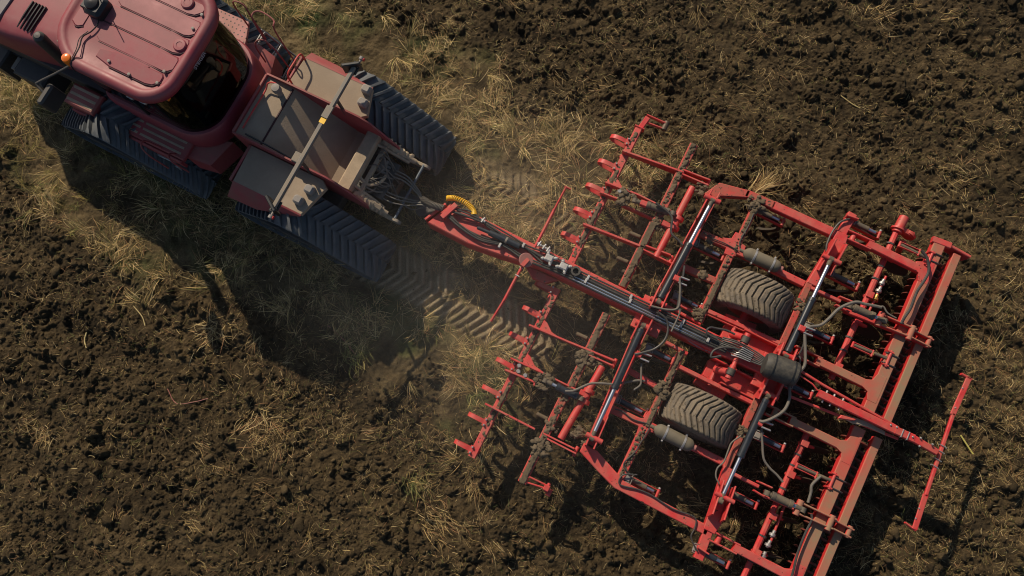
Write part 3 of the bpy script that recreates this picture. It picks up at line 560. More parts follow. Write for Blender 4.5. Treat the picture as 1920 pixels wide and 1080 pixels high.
# --- belts: drive wheel on top, two idlers and rollers on the ground
def hull_path(cs):
    pts = []
    for (x, z, r) in cs:
        pts += [(x + r * math.cos(t), z + r * math.sin(t)) for t in np.linspace(0, 2 * math.pi, 72, endpoint=False)]
    pts = sorted(set(pts)); cr = lambda o, a, b: (a[0] - o[0]) * (b[1] - o[1]) - (a[1] - o[1]) * (b[0] - o[0])
    def half(ps):
        h = []
        for p in ps:
            while len(h) > 1 and cr(h[-2], h[-1], p) <= 0: h.pop()
            h.append(p)
        return h
    a, b = half(pts), half(pts[::-1]); return a[:-1] + b[:-1]
def track(uc, vc, ex=1.16):
    cs = ((0, 1.27, .44), (-ex, .43, .36), (ex, .43, .36)); P = np.array(hull_path(cs)); P = np.vstack([P, P[:1]])
    sl = np.concatenate([[0], np.cumsum(np.hypot(*np.diff(P, axis=0).T))]); Lt = sl[-1]
    def at(s):
        s = s % Lt; x = np.interp(s, sl, P[:, 0]); z = np.interp(s, sl, P[:, 1]); e = .02
        x2 = np.interp((s + e) % Lt, sl, P[:, 0]); z2 = np.interp((s + e) % Lt, sl, P[:, 1]); x1 = np.interp((s - e) % Lt, sl, P[:, 0]); z1 = np.interp((s - e) % Lt, sl, P[:, 1])
        t = V((x2 - x1, z2 - z1)).normalized(); return x, z, t, V((t.y, -t.x))          # outward for a counter-clockwise hull
    tu = root_part = bpy.data.objects.new('belt_unit', None); COL.objects.link(tu); tu.parent = TR; ORG[tu] = V((uc, vc, .03)); tu.location = ORG[tu] - ORG[TR]
    mb = MB(); rs = []; n = 120
    for k in range(n):
        x, z, t, nr = at(Lt * k / n); q = lambda d, y: (uc + x + nr.x * d, vc + y, z + nr.y * d)
        rs.append([q(0, -.385), q(.035, -.395), q(.05, -.37), q(.05, .37), q(.035, .395), q(0, .385)])
    mb.rings(rs, loop=True)
    npitch = round(Lt / .172); pitch = Lt / npitch
    for k in range(npitch):
        for sgn in (-1, 1):
            s0 = k * pitch + (pitch / 2 if sgn > 0 else 0); secs = []
            for y in (.015, .10, .20, .30, .385):
                s = s0 - .62 * y * 1.0; x, z, t, nr = at(s); b = .043 - .012 * (y > .35); tp = .026; hgt = .062 if y < .36 else .045
                q = lambda a, d: (uc + x + t.x * a + nr.x * d, vc + sgn * y, z + t.y * a + nr.y * d)
                secs.append([q(-b, .045), q(-tp, .05 + hgt), q(tp, .05 + hgt), q(b, .045)])
            mb.rings(secs if sgn > 0 else secs[::-1])
    part('belt', mb, 'rubber', tu, ang=40)
    wf = lambda x, z, r, name: part(name, MB().lathe((uc + x, vc - .33, z), (0, 1, 0), [(.06, 0), (r * .4, .02), (r * .5, .10), (r * .8, .10), (r * .86, .02), (r - .01, 0), (r - .01, .66), (r * .86, .64), (r * .8, .56), (r * .5, .56), (r * .4, .64), (.06, .66)], 28), 'dark', tu)
    wf(0, 1.27, .44, 'drive_wheel'); wf(-ex, .43, .36, 'idler_wheel'); wf(ex, .43, .36, 'idler_wheel')
    for x in (-.42, 0, .42): wf(x, .27, .19, 'road_wheel')
    part('side_frame', MB().prism([(uc - 1.0, vc - .36), (uc + 1.0, vc - .36), (uc + 1.0, vc + .36), (uc - 1.0, vc + .36)], .34, .62), 'dark', tu)
for u, v in ((-9.60, -1.28), (-9.60, 1.28), (-5.74, -1.24), (-5.70, 1.10)): track(u, v, 1.16 if u < -7 else 1.07)
# --- hinge between the two halves and the rear chassis
mb = MB(); mb.box(-7.3, -4.6, -.36, .36, .7, 1.22); mb.box(-7.55, -7.2, -.2, .2, .6, 1.5); mb.cyl((-7.4, 0, .5), (-7.4, 0, 1.6), .16); mb.box(-5.95, -5.25, -1.15, 1.1, .95, 1.2)
mb.tube([(-7.7, .3, 1.3), (-7.4, .42, 1.35), (-7.0, .3, 1.3)], .03); mb.tube([(-7.7, -.3, 1.3), (-7.4, -.42, 1.35), (-7.0, -.3, 1.3)], .03); part('rear_chassis', mb, 'dark', TR)
# --- rear tank: level deck in front, floor falling to the back, low walls
mb = MB(); Wl = .575
mb.rings([[(-7.15, v, 2.10), (-6.66, v, 2.07), (-6.60, v, 2.04), (-6.1, v, 1.66), (-5.58, v, 1.28), (-5.36, v, 1.24), (-5.36, v, .9), (-7.0, v, 1.2), (-7.15, v, 1.6)] for v in (-Wl, -.2, .2, Wl)])
part('rear_deck', mb, 'tan', TR, ang=20)
for sg in (-1, 1):
    a, b = sg * Wl, sg * (Wl + .03)
    mb = MB(); mb.rings([[(-7.17, v, 1.50), (-7.17, v, 2.15), (-6.9, v, 2.17), (-5.35, v, 2.15), (-5.15, v, 2.05), (-4.72, v, 1.42), (-4.75, v, 1.15), (-5.6, v, 1.2)] for v in (a, b)]); part('deck_wall', mb, 'tredd', TR)
part('deck_front_rim', MB().box(-7.19, -7.14, -Wl, Wl, 1.6, 2.16), 'tredd', TR)
part('deck_crease', MB().box(-6.66, -6.635, -Wl + .02, Wl - .02, 2.05, 2.083, .004), 'seal', TR)
mb = MB(); mb.tube([(-7.05, -.45, 2.13), (-7.04, -.1, 2.15), (-7.03, .30, 2.15), (-7.02, .42, 2.22), (-6.90, .47, 2.25), (-6.82, .44, 2.2)], .015, 8); part('deck_pipe', mb, 'redclean', TR)
part('filler_cap', MB().lathe((-6.80, .38, 2.05), (0, 0, 1), [(.05, 0), (.05, .16), (.075, .17), (.08, .26), (.07, .30), (.001, .31)], 20), 'lampgrey', TR)
part('deck_hose', MB().tube([(-6.95, -.52, 2.14), (-6.5, -.53, 2.12), (-6.1, -.54, 2.0), (-5.8, -.55, 1.95)], .018, 6), 'hose', TR)
part('small_box', MB().box(-5.98, -5.83, -.60, -.42, 2.10, 2.22), 'bar', TR)
# fenders
def fender(sg, outer):
    y0 = .62 * sg; y1 = (outer - .02) * sg
    mb = MB(); mb.prism([(-6.86, y0), (-5.42, y0), (-5.30, y0 + .1 * sg), (-5.46, y1), (-6.82, y1)], 1.86, [1.95] * 5, .01); part('fender', mb, 'tan', TR)
    sk = MB(); e = .24
    sk.rings([[(-6.82, y1 - .01 * sg, 1.955), (-6.2, y1 - .01 * sg, 1.955), (-5.46, y1 - .01 * sg, 1.955)], [(-6.82, y1 + .02 * sg, 1.94), (-6.2, y1 + .02 * sg, 1.94), (-5.46, y1 + .02 * sg, 1.94)], [(-6.95, y1 + e * sg, 1.60), (-6.35, y1 + (e - .02) * sg, 1.62), (-5.50, y1 + .03 * sg, 1.86)], [(-6.93, y1 + (e - .03) * sg, 1.58), (-6.35, y1 + (e - .05) * sg, 1.60), (-5.50, y1 + .0 * sg, 1.84)]], closed=False, caps=False)
    part('fender_skirt', sk, 'tredd', TR)
    sk = MB(); sk.box(-6.90, -6.85, min(y0, y1), max(y0, y1), 1.5, 1.96); part('fender_front', sk, 'tredd', TR)
fender(-1, 1.34); fender(1, 1.22)
part('grab_rail', MB().tube([(-6.80, 1.16, 1.95), (-6.80, 1.14, 2.18), (-6.80, .95, 2.22), (-6.80, .72, 2.2), (-6.80, .68, 1.95)], .018, 8, k=4), 'redclean', TR)
for u, v, r in ((-5.52, 1.12, 1), (-5.46, .88, 2), (-5.52, -.88, 3), (-5.60, -1.12, 4)): part('rear_lamp', MB().prism(rrect(u - .09, u + .08, .075, .05, .03, 4), 1.94, 2.07, .03), 'lampgrey', TR, dv=v)
# light bar across
mb = MB(); mb.beam((-5.65, -1.52, 2.60), (-5.65, 1.20, 2.60), .075, .075); part('light_bar', mb, 'bar', TR)
for v in (-.60, .60): part('bar_post', MB().beam((-5.65, v, 1.9), (-5.65, v, 2.53), .05, .05), 'dark', TR)
for v, s in ((-1.46, -1), (1.20, 1)): part('bar_bracket', MB().prism([(-5.84, v - .07 * s), (-5.58, v + .10 * s), (-5.55, v + .06 * s), (-5.80, v - .11 * s)], 2.42, 2.68), 'black', TR); part('bar_bracket', MB().box(-5.72, -5.58, v - .10, v + .12, 2.52, 2.55), 'black', TR)
for v, s in ((-1.60, -1), (1.36, 1)):
    b = part('marker_lamp', MB().lathe((-5.62, v, 2.56), (0, s, 0), [(.02, -.14), (.02, 0), (.04, .01), (.042, .06), (.001, .065)], 14), 'lampgrey', TR); part('red_lens', MB().cyl((-5.585, v + .03 * s, 2.56), (-5.565, v + .03 * s, 2.56), .03), 'redclean', b)
part('bar_label', MB().box(-5.70, -5.60, .10, .26, 2.598, 2.604, .001), 'yellow', TR); part('bar_clamp', MB().box(-5.71, -5.59, .20, .42, 2.595, 2.62, .004), 'bar', TR)
# linkage at the back
mb = MB(); mb.beam((-5.18, -.52, 1.62), (-5.18, .62, 1.62), .26, .20, .03); mb.beam((-4.95, -.48, 1.45), (-4.95, .50, 1.45), .08, .1); mb.beam((-5.1, -.46, 1.5), (-4.55, -.50, 1.2), .09, .12); mb.beam((-5.1, .52, 1.5), (-4.60, .56, 1.2), .09, .12)
mb.tube([(-5.1, -.2, 1.5), (-4.9, -.25, 1.4), (-4.75, -.12, 1.35), (-4.72, .05, 1.3)], .03); part('linkage_frame', mb, 'beige', TR)
for s in (-1, 1):
    v = .03 + .54 * s
    a = part('lower_link', MB().beam((-5.05, v, 1.05), (-4.30, v + .03 * s, .98), .07, .11), 'beige', TR)
    part('link_ball', MB().lathe((-4.27, v + .03 * s - .035, .93), (0, 1, 0), [(.04, 0), (.09, .01), (.09, .06), (.04, .07)], 18), 'bar', a)
    li = MB(); li.cyl((-5.0, v, 1.42), (-4.72, v, 1.22), .075); li.cyl((-4.72, v, 1.22), (-4.45, v, 1.05), .05)
    for k in range(7): li.lump((-4.98 + .07 * k, v + .01, 1.44 - .055 * k), (.06, .085, .06), k + 5 * s)
    part('lift_rod', li, 'beige', TR)
part('link_crossbar', MB().tube([(-4.30, .60, 1.0), (-4.31, .03, .98), (-4.30, -.52, 1.0)], .026, 8, smooth=False), 'blue', TR)
for (u, v, z) in ((-4.86, .20, 1.22), (-4.95, -.12, 1.20)):
    cb = MB()
    cb.box(u - .1, u + .04, v - .13, v + .13, z - .1, z + .06, .02)
    for k in range(4): cb.cyl((u + .02, v - .10 + .066 * k, z), (u + .12, v - .10 + .066 * k, z - .01), .024)
    part('coupler_block', cb, 'lampgrey', TR)
mb = MB(); mb.tube([(-5.0, .28, 1.3), (-4.9, .34, 1.4), (-4.8, .2, 1.42), (-4.85, 0, 1.35), (-5.0, -.1, 1.3)], .014); mb.tube([(-5.05, -.3, 1.35), (-4.85, -.36, 1.35), (-4.78, -.22, 1.3), (-4.9, -.16, 1.25)], .016); mb.tube([(-5.05, .05, 1.4), (-4.92, .12, 1.46), (-4.8, .08, 1.4)], .012); part('linkage_hose', mb, 'ghose', TR)
mb = MB(); rr_ = random.Random(4)
for k in range(9):
    u0, v0 = rr_.uniform(-5.1, -4.9), rr_.uniform(-.36, .40); mb.tube([(u0, v0, 1.38), (u0 + .14, v0 + rr_.uniform(-.12, .12), 1.44 + rr_.uniform(-.05, .08)), (u0 + .3, v0 * .7 + rr_.uniform(-.1, .1), 1.3), (u0 + .42, v0 * .6 + rr_.uniform(-.08, .08), 1.15), (u0 + .40, v0 * .5, .95)], rr_.uniform(.010, .018), 6)
part('remote_hose', mb, 'ghose', TR)
mb = MB(); mb.box(-5.02, -4.78, -.34, -.02, .9, 1.18, .03); mb.box(-5.05, -4.8, .08, .42, .95, 1.16, .03); mb.cyl((-4.9, .02, 1.0), (-4.62, .02, 1.0), .05); mb.box(-4.75, -4.55, -.14, .2, .72, .9, .03)
for k in range(8): mb.cyl((-4.82, -.30 + .09 * k, 1.14), (-4.70, -.30 + .09 * k, 1.13), .026, n=10)
part('remote_valves', mb, 'mbarrel', TR)
for s in (-1, 1): part('link_stay', MB().beam((-5.06, .03 + .42 * s, 1.55), (-4.52, .03 + .47 * s, 1.12), .05, .07), 'beige', TR)
part('drawbar_frame', MB().box(-4.9, -3.75, -.06, .10, .55, .66, .02), 'dark', TR)

# ------------------------------------------------------------------ the folding cultivator (y = 0 on its own centre line)
CY = -0.10
CU = root('field_cultivator', 0, CY, 'long red folding field cultivator with packer roller, hitched behind the tractor', 'cultivator')
def cp(name, mb, m, parent=CU, **k): return part(name, mb, m, parent, dv=CY, **k)
# --- drawbar: tapering head, then a long box beam
mb = MB(); top = [(-3.74, -.23), (-3.52, .27), (-2.9, .27), (-2.0, .24), (-1.35, .24), (.41, .20), (1.9, .19), (2.7, .17), (2.7, -.09), (1.1, -.11), (.4, -.08), (-1.55, -.09), (-2.3, -.20), (-2.9, -.26)]
mb.prism(top, [.60, .60, .68, .72, .72, .74, .74, .74, .74, .74, .74, .72, .70, .66], [1.02, 1.02, 1.06, 1.10, 1.10, 1.10, 1.10, 1.10, 1.10, 1.10, 1.10, 1.10, 1.08, 1.05], .02)
cp('drawbar', mb, 'red')
cp('drawbar_rim', MB().beam((-3.79, -.20, 1.05), (-3.59, .22, 1.05), .05, .40), 'red')
cp('hose_guard', MB().beam((-3.50, -.06, 1.20), (-3.38, .26, 1.20), .10, .10), 'red')
cp('hitch_eye', MB().lathe((-4.0, -.02, .66), (0, 0, 1), [(.05, 0), (.12, .01), (.12, .10), (.05, .11)], 20).beam((-4.0, 0, .75), (-3.7, 0, .78), .14, .12), 'dark')
cp('drawbar_gusset', MB().prism([(-1.85, -.12), (-1.62, -.27), (-1.38, -.26), (-1.2, -.10)], .70, .84), 'red')
mb = MB(); mb.beam((.85, -.085, .99), (1.55, -.092, .99), .012, .012); mb.prism([(1.24, -.118), (1.33, -.118), (1.40, -.112), (1.36, -.112)], .90, .97, .002)
# pale mark and lettering on the side of the beam
mk = MB(); yy = -.1125
def side_plate(pts): mk.rings([[(u, yy - .004, z) for u, z in pts], [(u, yy + .03, z) for u, z in pts]])
side_plate([(1.26, 1.03), (1.30, 1.05), (1.42, .99), (1.58, .93), (1.54, .90), (1.38, .95)]); side_plate([(1.32, .99), (1.36, 1.0), (1.50, .92), (1.46, .90)])
side_plate([(1.60, .97), (1.635, .97), (1.635, .91), (1.60, .91)]); side_plate([(1.66, .97), (1.70, .97), (1.68, .91), (1.655, .91)])
cp('beam_emblem', mk, 'gdecal')
# --- hoses and pipes along the drawbar
def hz(pts, z, r=.016, m='hose', name='hydraulic_hose', arch=.0, k=6):
    n = len(pts); P = [(u, y, z + arch * math.sin(math.pi * i / (n - 1))) for i, (u, y) in enumerate(pts)]
    return cp(name, MB().tube(P, r, 8, k=k), m)
for i in range(6):
    y = -.045 + .038 * i; j = lambda: rnd.uniform(-.055, .055)
    hz([(-3.46, .02 + .03 * i), (-3.1, .10 + .03 * i - .16 * (i < 3) + j()), (-2.7, .06 + .035 * i - .14 * (i < 3) + j()), (-2.3, -.05 + .04 * i + j()), (-1.9, -.04 + .045 * i + j()), (-1.5, -.07 + .05 * i + j()), (-1.2, -.04 + .04 * i), (-.8, y), (.3, y), (1.3, y), (1.9, y * .8 + .01)], 1.135 + .012 * (i % 2), .016 + .006 * (i % 3 == 0), 'hose' if i not in (1, 2) else 'hose')
for i in (0, 1, 2): cp('silver_pipe', MB().tube([(-.95, -.035 + .05 * i, 1.155), (.18, -.03 + .045 * i, 1.155), (.9, -.03 + .045 * i, 1.15), (1.6, -.02 + .04 * i, 1.14)], .010, 6), 'chrome')
for u, y in ((-.72, .10), (-.73, .03), (.08, .12), (.10, .05), (1.05, .12), (1.04, .06), (1.55, .03), (-1.98, .12), (-2.35, -.06)): cp('pipe_clamp', MB().box(u - .022, u + .022, y - .045, y + .045, 1.13, 1.185, .008), 'alu')
mb = MB(); mb.cyl((-2.62, .06, 1.18), (-2.02, .07, 1.19), .055); mb.cyl((-2.85, .05, 1.17), (-2.62, .06, 1.18), .032); cp('brake_cylinder', mb, 'barrel'); cp('cylinder_band', MB().cyl((-2.30, .065, 1.185), (-2.26, .066, 1.186), .060), 'bar')
mb = MB()
for t in (-.5, 0, .5):
    mb.tube([(-4.62, .27 + .12 * t, 1.25), (-4.36, .26 + .1 * t, 1.26), (-4.1, .16 + .06 * t, 1.2), (-3.95, .08 + .03 * t, 1.15), (-3.6, .08 + .03 * t, 1.16)], .015, 6)
for t in (-.5, .2, .7): mb.tube([(-4.85, -.12 + .1 * t, 1.22), (-4.5, -.16 + .12 * t, 1.18), (-4.2, -.08 + .1 * t, 1.10), (-3.92, .02 + .04 * t, 1.13), (-3.6, .05 + .03 * t, 1.16)], .014, 6)
mb.tube([(-4.6, .1, 1.2), (-4.35, -.10, 1.02), (-4.1, -.12, .96), (-3.9, 0, 1.08)], .012, 6); cp('supply_hose', mb, 'ghose')
mb = MB()
P = spline([(-3.98, .09, 1.15), (-3.8, .07, 1.16), (-3.56, .10, 1.17)], 20); mb.tube(P, .055, 10, smooth=False)
for i in range(0, len(P), 2): mb.lump(P[i], (.014, .066, .066), 1, 0.0)
cp('hose_sheath', mb, 'ghose')
# coiled yellow air hose beside the head of the drawbar
ax_ = spline([(-3.60, .30, 1.12), (-3.47, .36, 1.13), (-3.24, .37, 1.12), (-3.08, .31, 1.11), (-3.02, .24, 1.11)], 36); pts = []
for i, p in enumerate(ax_):
    for j in range(2 if i < len(ax_) - 1 else 1):
        q = p.lerp(ax_[min(i + 1, len(ax_) - 1)], j / 2); d = (ax_[min(i + 1, len(ax_) - 1)] - ax_[max(i - 1, 0)]).normalized(); a = d.cross(V((0, 0, 1))).normalized(); b = a.cross(d); t = 2 * math.pi * (i + j / 2) / 6.0; pts.append(q + (a * math.cos(t) + b * math.sin(t)) * .043)
cp('coiled_air_hose', MB().tube(pts, .011, 6, smooth=False), 'yellow')
for u, y in ((-1.47, .10), (-1.18, .08)):
    vb = MB(); vb.box(u - .075, u + .075, y - .06, y + .06, 1.15, 1.25, .02)
    for k in range(4): t = .5 + k * math.pi / 2; vb.cyl((u, y, 1.21), (u + .15 * math.cos(t), y + .13 * math.sin(t), 1.22), .022); vb.cyl((u + .10 * math.cos(t), y + .09 * math.sin(t), 1.21), (u + .13 * math.cos(t), y + .11 * math.sin(t), 1.22), .030)
    cp('valve_block', vb, 'alu')
vb = MB()
for u, y in ((-1.78, .27), (-1.68, .26), (-1.6, .25), (-2.86, .22)): vb.cyl((u, y, 1.16), (u + .09, y - .02, 1.17), .024); vb.cyl((u + .03, y - .06, 1.18), (u + .05, y + .05, 1.18), .018)
cp('hose_couplings', vb, 'zinc')
cp('rubber_boot', MB().lathe((-.96, .10, 1.10), (0, 0, 1), [(.075, 0), (.09, .04), (.085, .13), (.05, .13), (.045, .06), (.001, .06)], 20), 'drum')
for k in ('loop1', 'loop2'): pass
hz([(1.67, .10), (1.56, .10), (1.46, .13), (1.48, .22), (1.60, .26), (1.75, .30), (1.9, .30)], 1.22, .018)
hz([(1.84, -.14), (1.70, -.23), (1.70, -.10), (1.85, .03), (2.10, .10), (2.3, .08)], 1.24, .020)
mb = MB()
for i in range(7): y = -.06 + .035 * i; mb.tube([(1.75, y * .8 + .06, 1.15), (2.0, y + .06, 1.20 + .02 * (i % 3)), (2.3, y * .9 + .05, 1.24), (2.6, y * .5 + .04, 1.32)], .014, 6)
cp('hose_bundle', mb, 'hose'); mb = MB()
for i in range(6): mb.tube([(1.98 + .03 * i, -.05 + .035 * i, 1.245), (2.10, -.03 + .035 * i, 1.262), (2.30, -.02 + .03 * i, 1.265)], .009, 6)
cp('hose_ferrules', mb, 'zinc')
# --- warning arms at the front: one with a round disc
mb = MB(); mb.tube([(-1.80, .12, 1.08), (-1.79, .55, 1.12), (-1.785, .95, 1.16)], .028, 8, smooth=False); mb.beam((-1.785, .92, 1.20), (-1.775, 1.38, 1.24), .03, .09); mb.beam((-1.80, 1.38, 1.24), (-1.68, 1.385, 1.22), .03, .05); cp('warning_arm', mb, 'redclean')
mb = MB(); mb.tube([(-1.81, -.10, 1.26), (-1.83, -.5, 1.22), (-1.84, -.93, 1.18)], .026, 8, smooth=False); mb.beam((-1.84, -.90, 1.23), (-1.88, -1.33, 1.19), .035, .10); cp('warning_arm', mb, 'redclean')
for y in (-.27, -.42): cp('arm_clamp', MB().tube([(-1.86, y, 1.25), (-1.78, y - .005, 1.26)], .009, 6, smooth=False), 'zinc')
d_ = cp('reflector_disc', MB().cyl((-1.81, -.12, 1.28), (-1.80, -.12, 1.31), .125, n=36), 'pink'); cp('disc_tab', MB().prism([(-1.87, -.24), (-1.80, -.08), (-1.74, -.10), (-1.78, -.25)], 1.30, 1.325, .004), 'redclean', d_)
# --- front crossbar with levelling springs
def crossbar(y0, y1, u, z, w=.13, h=.13, m='red', name='front_crossbar'): return cp(name, MB().beam((u, y0, z), (u, y1, z), w, h), m)
crossbar(.16, 1.58, -1.13, .80); crossbar(1.58, 3.12, -1.13, .81); crossbar(-.24, -1.9, -1.145, .80); crossbar(-1.9, -3.52, -1.155, .80)
def spring_tine(u, y, z):
    mb = MB(); rs = []
    pts = [(-.02, .0), (-.14, .015), (-.26, .0), (-.325, -.07), (-.325, -.13), (-.27, -.20), (-.16, -.24), (-.02, -.27), (.08, -.36), (.10, -.54), (.02, -.70), (-.08, -.80)]
    P = spline([(u + a, y, z + b) for a, b in pts], 4)
    for i, p in enumerate(P):
        d = (P[min(i + 1, len(P) - 1)] - P[max(i - 1, 0)]).normalized(); n = V((-d.z, 0, d.x)); w = .038
        rs.append([p + V((0, -w, 0)) + n * .009, p + V((0, w, 0)) + n * .009, p + V((0, w, 0)) - n * .009, p + V((0, -w, 0)) - n * .009])
    mb.rings(rs); t = cp('levelling_spring', mb, 'redclean')
    b = MB()
    for dy in (-.05, .05): b.cyl((u + .00, y + dy, z - .01), (u + .00, y + dy, z + .035), .020, n=10); b.cyl((u + .00, y + dy, z + .03), (u + .00, y + dy, z + .05), .012, n=8)
    b.box(u - .04, u + .03, y - .075, y + .075, z - .02, z + .012, .004); cp('spring_clamp', b, 'redclean', t); cp('clamp_bolts', MB().cyl((u, y - .05, z + .03), (u, y - .05, z + .055), .018, n=8).cyl((u, y + .05, z + .03), (u, y + .05, z + .055), .018, n=8), 'zinc', t)
for y in (2.77, 2.245, 1.735, 1.23, .72): spring_tine(-1.20, y, .80)
for y in (-.305, -.80, -1.32, -1.825, -2.36, -2.89, -3.41): spring_tine(-1.215, y, .795)
mb = MB(); mb.beam((-1.11, 3.10, .82), (-1.07, 3.36, .82), .10, .08); mb.beam((-1.11, 3.40, .82), (-.74, 3.41, .80), .03, .08); mb.beam((-1.06, 3.27, .80), (-.74, 3.30, .78), .03, .06); mb.beam((-1.22, 3.12, .83), (-1.03, 3.12, .83), .03, .16)
cp('end_bracket', mb, 'redclean'); cp('end_hub', MB().cyl((-.72, 3.28, .74), (-.72, 3.46, .74), .055), 'steel')
# --- second and third crossbars, the tine gang bars
bars = []
def mudbar(y0, y1, u, z=.92, w=.15, m='redmud'):
    bars.append((u, y0, y1, z, w)); return crossbar(y0, y1, u, z, w, .13, m, 'tine_crossbar')
mudbar(.27, 1.55, -.13); mudbar(1.55, 3.20, -.10); mudbar(-.28, -1.95, -.17); mudbar(-1.95, -3.50, -.20)
mudbar(.30, 1.62, 1.31, .95, .13); mudbar(1.62, 2.58, 1.34, .95, .12); mudbar(-.30, -1.72, 1.26, .95, .13, 'redmud'); mudbar(-1.72, -2.80, 1.23, .95, .14, 'red')
mb = MB(); mb.beam((-.26, -3.48, .93), (.28, -3.39, .90), .03, .05); mb.beam((-.22, -3.36, .93), (.20, -3.35, .90), .03, .05); mb.box(-.27, -.12, -3.50, -3.36, .80, .93); cp('end_bracket', mb, 'redclean')
mb = MB(); mb.box(.16, .26, -3.44, -3.34, .80, .92, .01); mb.cyl((.22, -3.46, .86), (.22, -3.30, .86), .03); mb.box(.24, .32, -3.50, -3.38, .72, .86, .02); cp('end_hub', mb, 'redclean')
# --- lengthwise plates of the front gangs
def vplate(p, q, h0, h1=None, t=.03, z=.95, m='red', name='frame_plate'): return cp(name, MB().beam((*p, z), (*q, z), t, h0, .006, hq=h1), m)
vplate((-1.20, 2.53), (-.05, 2.63), .14, .24, .035); vplate((-.08, 2.67), (.42, 2.70), .20, .22); vplate((-.06, 2.59), (.44, 2.60), .18, .22)
vplate((-1.22, 1.86), (-.6, 1.90), .16, .16, .035); vplate((-.6, 1.90), (.06, 1.88), .16, .26); vplate((-1.22, 1.65), (-.90, 1.67), .16, .16); vplate((-.78, 1.65), (-.16, 1.64), .18, .14, z=.86)
vplate((-1.24, .99), (-.10, 1.07), .12, .20, .04); vplate((-.12, 1.11), (.38, 1.15), .18, .2); vplate((-.12, 1.03), (.48, 1.02), .18, .22)
vplate((-1.29, -1.06), (-.55, -1.02), .12, .14, .035); vplate((-.55, -1.02), (.30, -.96), .16, .2, .035); vplate((-.15, -1.07), (.30, -1.05), .16, .2)
vplate((-1.31, -1.72), (-.70, -1.70), .16); vplate((-.70, -1.70), (-.08, -1.70), .16, .22); vplate((-1.31, -1.94), (-.74, -1.90), .16, .16, .035); vplate((-.76, -1.88), (-.74, -1.96), .16)
vplate((-1.35, -2.61), (-.40, -2.61), .12, .12, .035); vplate((-.24, -2.61), (.34, -2.60), .14, .2); vplate((-.22, -2.66), (.40, -2.66), .14, .2)
for u, y in ((.42, 2.65), (.42, 1.08), (.32, -1.0), (.38, -2.63), (-.05, 2.63), (-.1, 1.07), (-.12, -1.05), (-.22, -2.63)): cp('pivot_pin', MB().cyl((u, y - .09, .86), (u, y + .09, .86), .032), 'redclean')
for u, y, s in ((-1.05, -1.03, -1), (-1.05, 1.87, -1), (-1.05, -1.69, 1)): cp('corner_gusset', MB().prism([(-1.10, y), (u + .45, y), (u + .16, y + .05), (u + .02, y + .16), (-1.10, y + .18)], .80, .83, .006), 'red')
# --- hydraulic cylinders
def cyl_(p, q, rb, rr, f, mbar='barrel', name='fold_cylinder', eyes=True):
    p, q = V(p), V(q); d = (q - p).normalized(); L_ = (q - p).length; m_ = p + d * (L_ * f); h = V((0, 0, 0))
    b = MB(); b.cyl(p + d * .07, m_, rb, n=20); b.cyl(m_ - d * .05, m_ + d * .02, rb * 1.12, n=20); b.cyl(p + d * .07, p + d * .14, rb * 1.1, n=20)
    o = cp(name, b, mbar)
    cp('rod', MB().cyl(m_, q - d * .09, rr, n=16), 'chrome', o)
    if eyes:
        a = d.cross(V((0, 0, 1))).normalized(); 
        for c, r, g_ in ((p, rb * .85, 1), (q, rb * .8, -1)): e = MB(); e.lathe(c - a * rb * .7, a, [(r * .4, 0), (r, .004), (r, rb * 1.4 - .004), (r * .4, rb * 1.4)], 16); e.cyl(c + d * .02 * g_, c + d * .13 * g_, rb * .66); cp('rod_eye', e, 'mbarrel', o)
    return o
for s, ru in ((1, 0), (-1, -.06)):
    cyl_((.53 + ru, .24 * s - (.0 if s > 0 else .0), 1.2), (.61 + ru * 1.6, 2.28 * s - (.04 if s < 0 else 0), 1.2), .060, .034, .56)
    cyl_((2.79, .34 * s - (.0 if s > 0 else .05), 1.22), (2.82 - .03 * (s < 0), 2.20 * s - (.08 if s < 0 else 0), 1.2), .060, .032, .58)
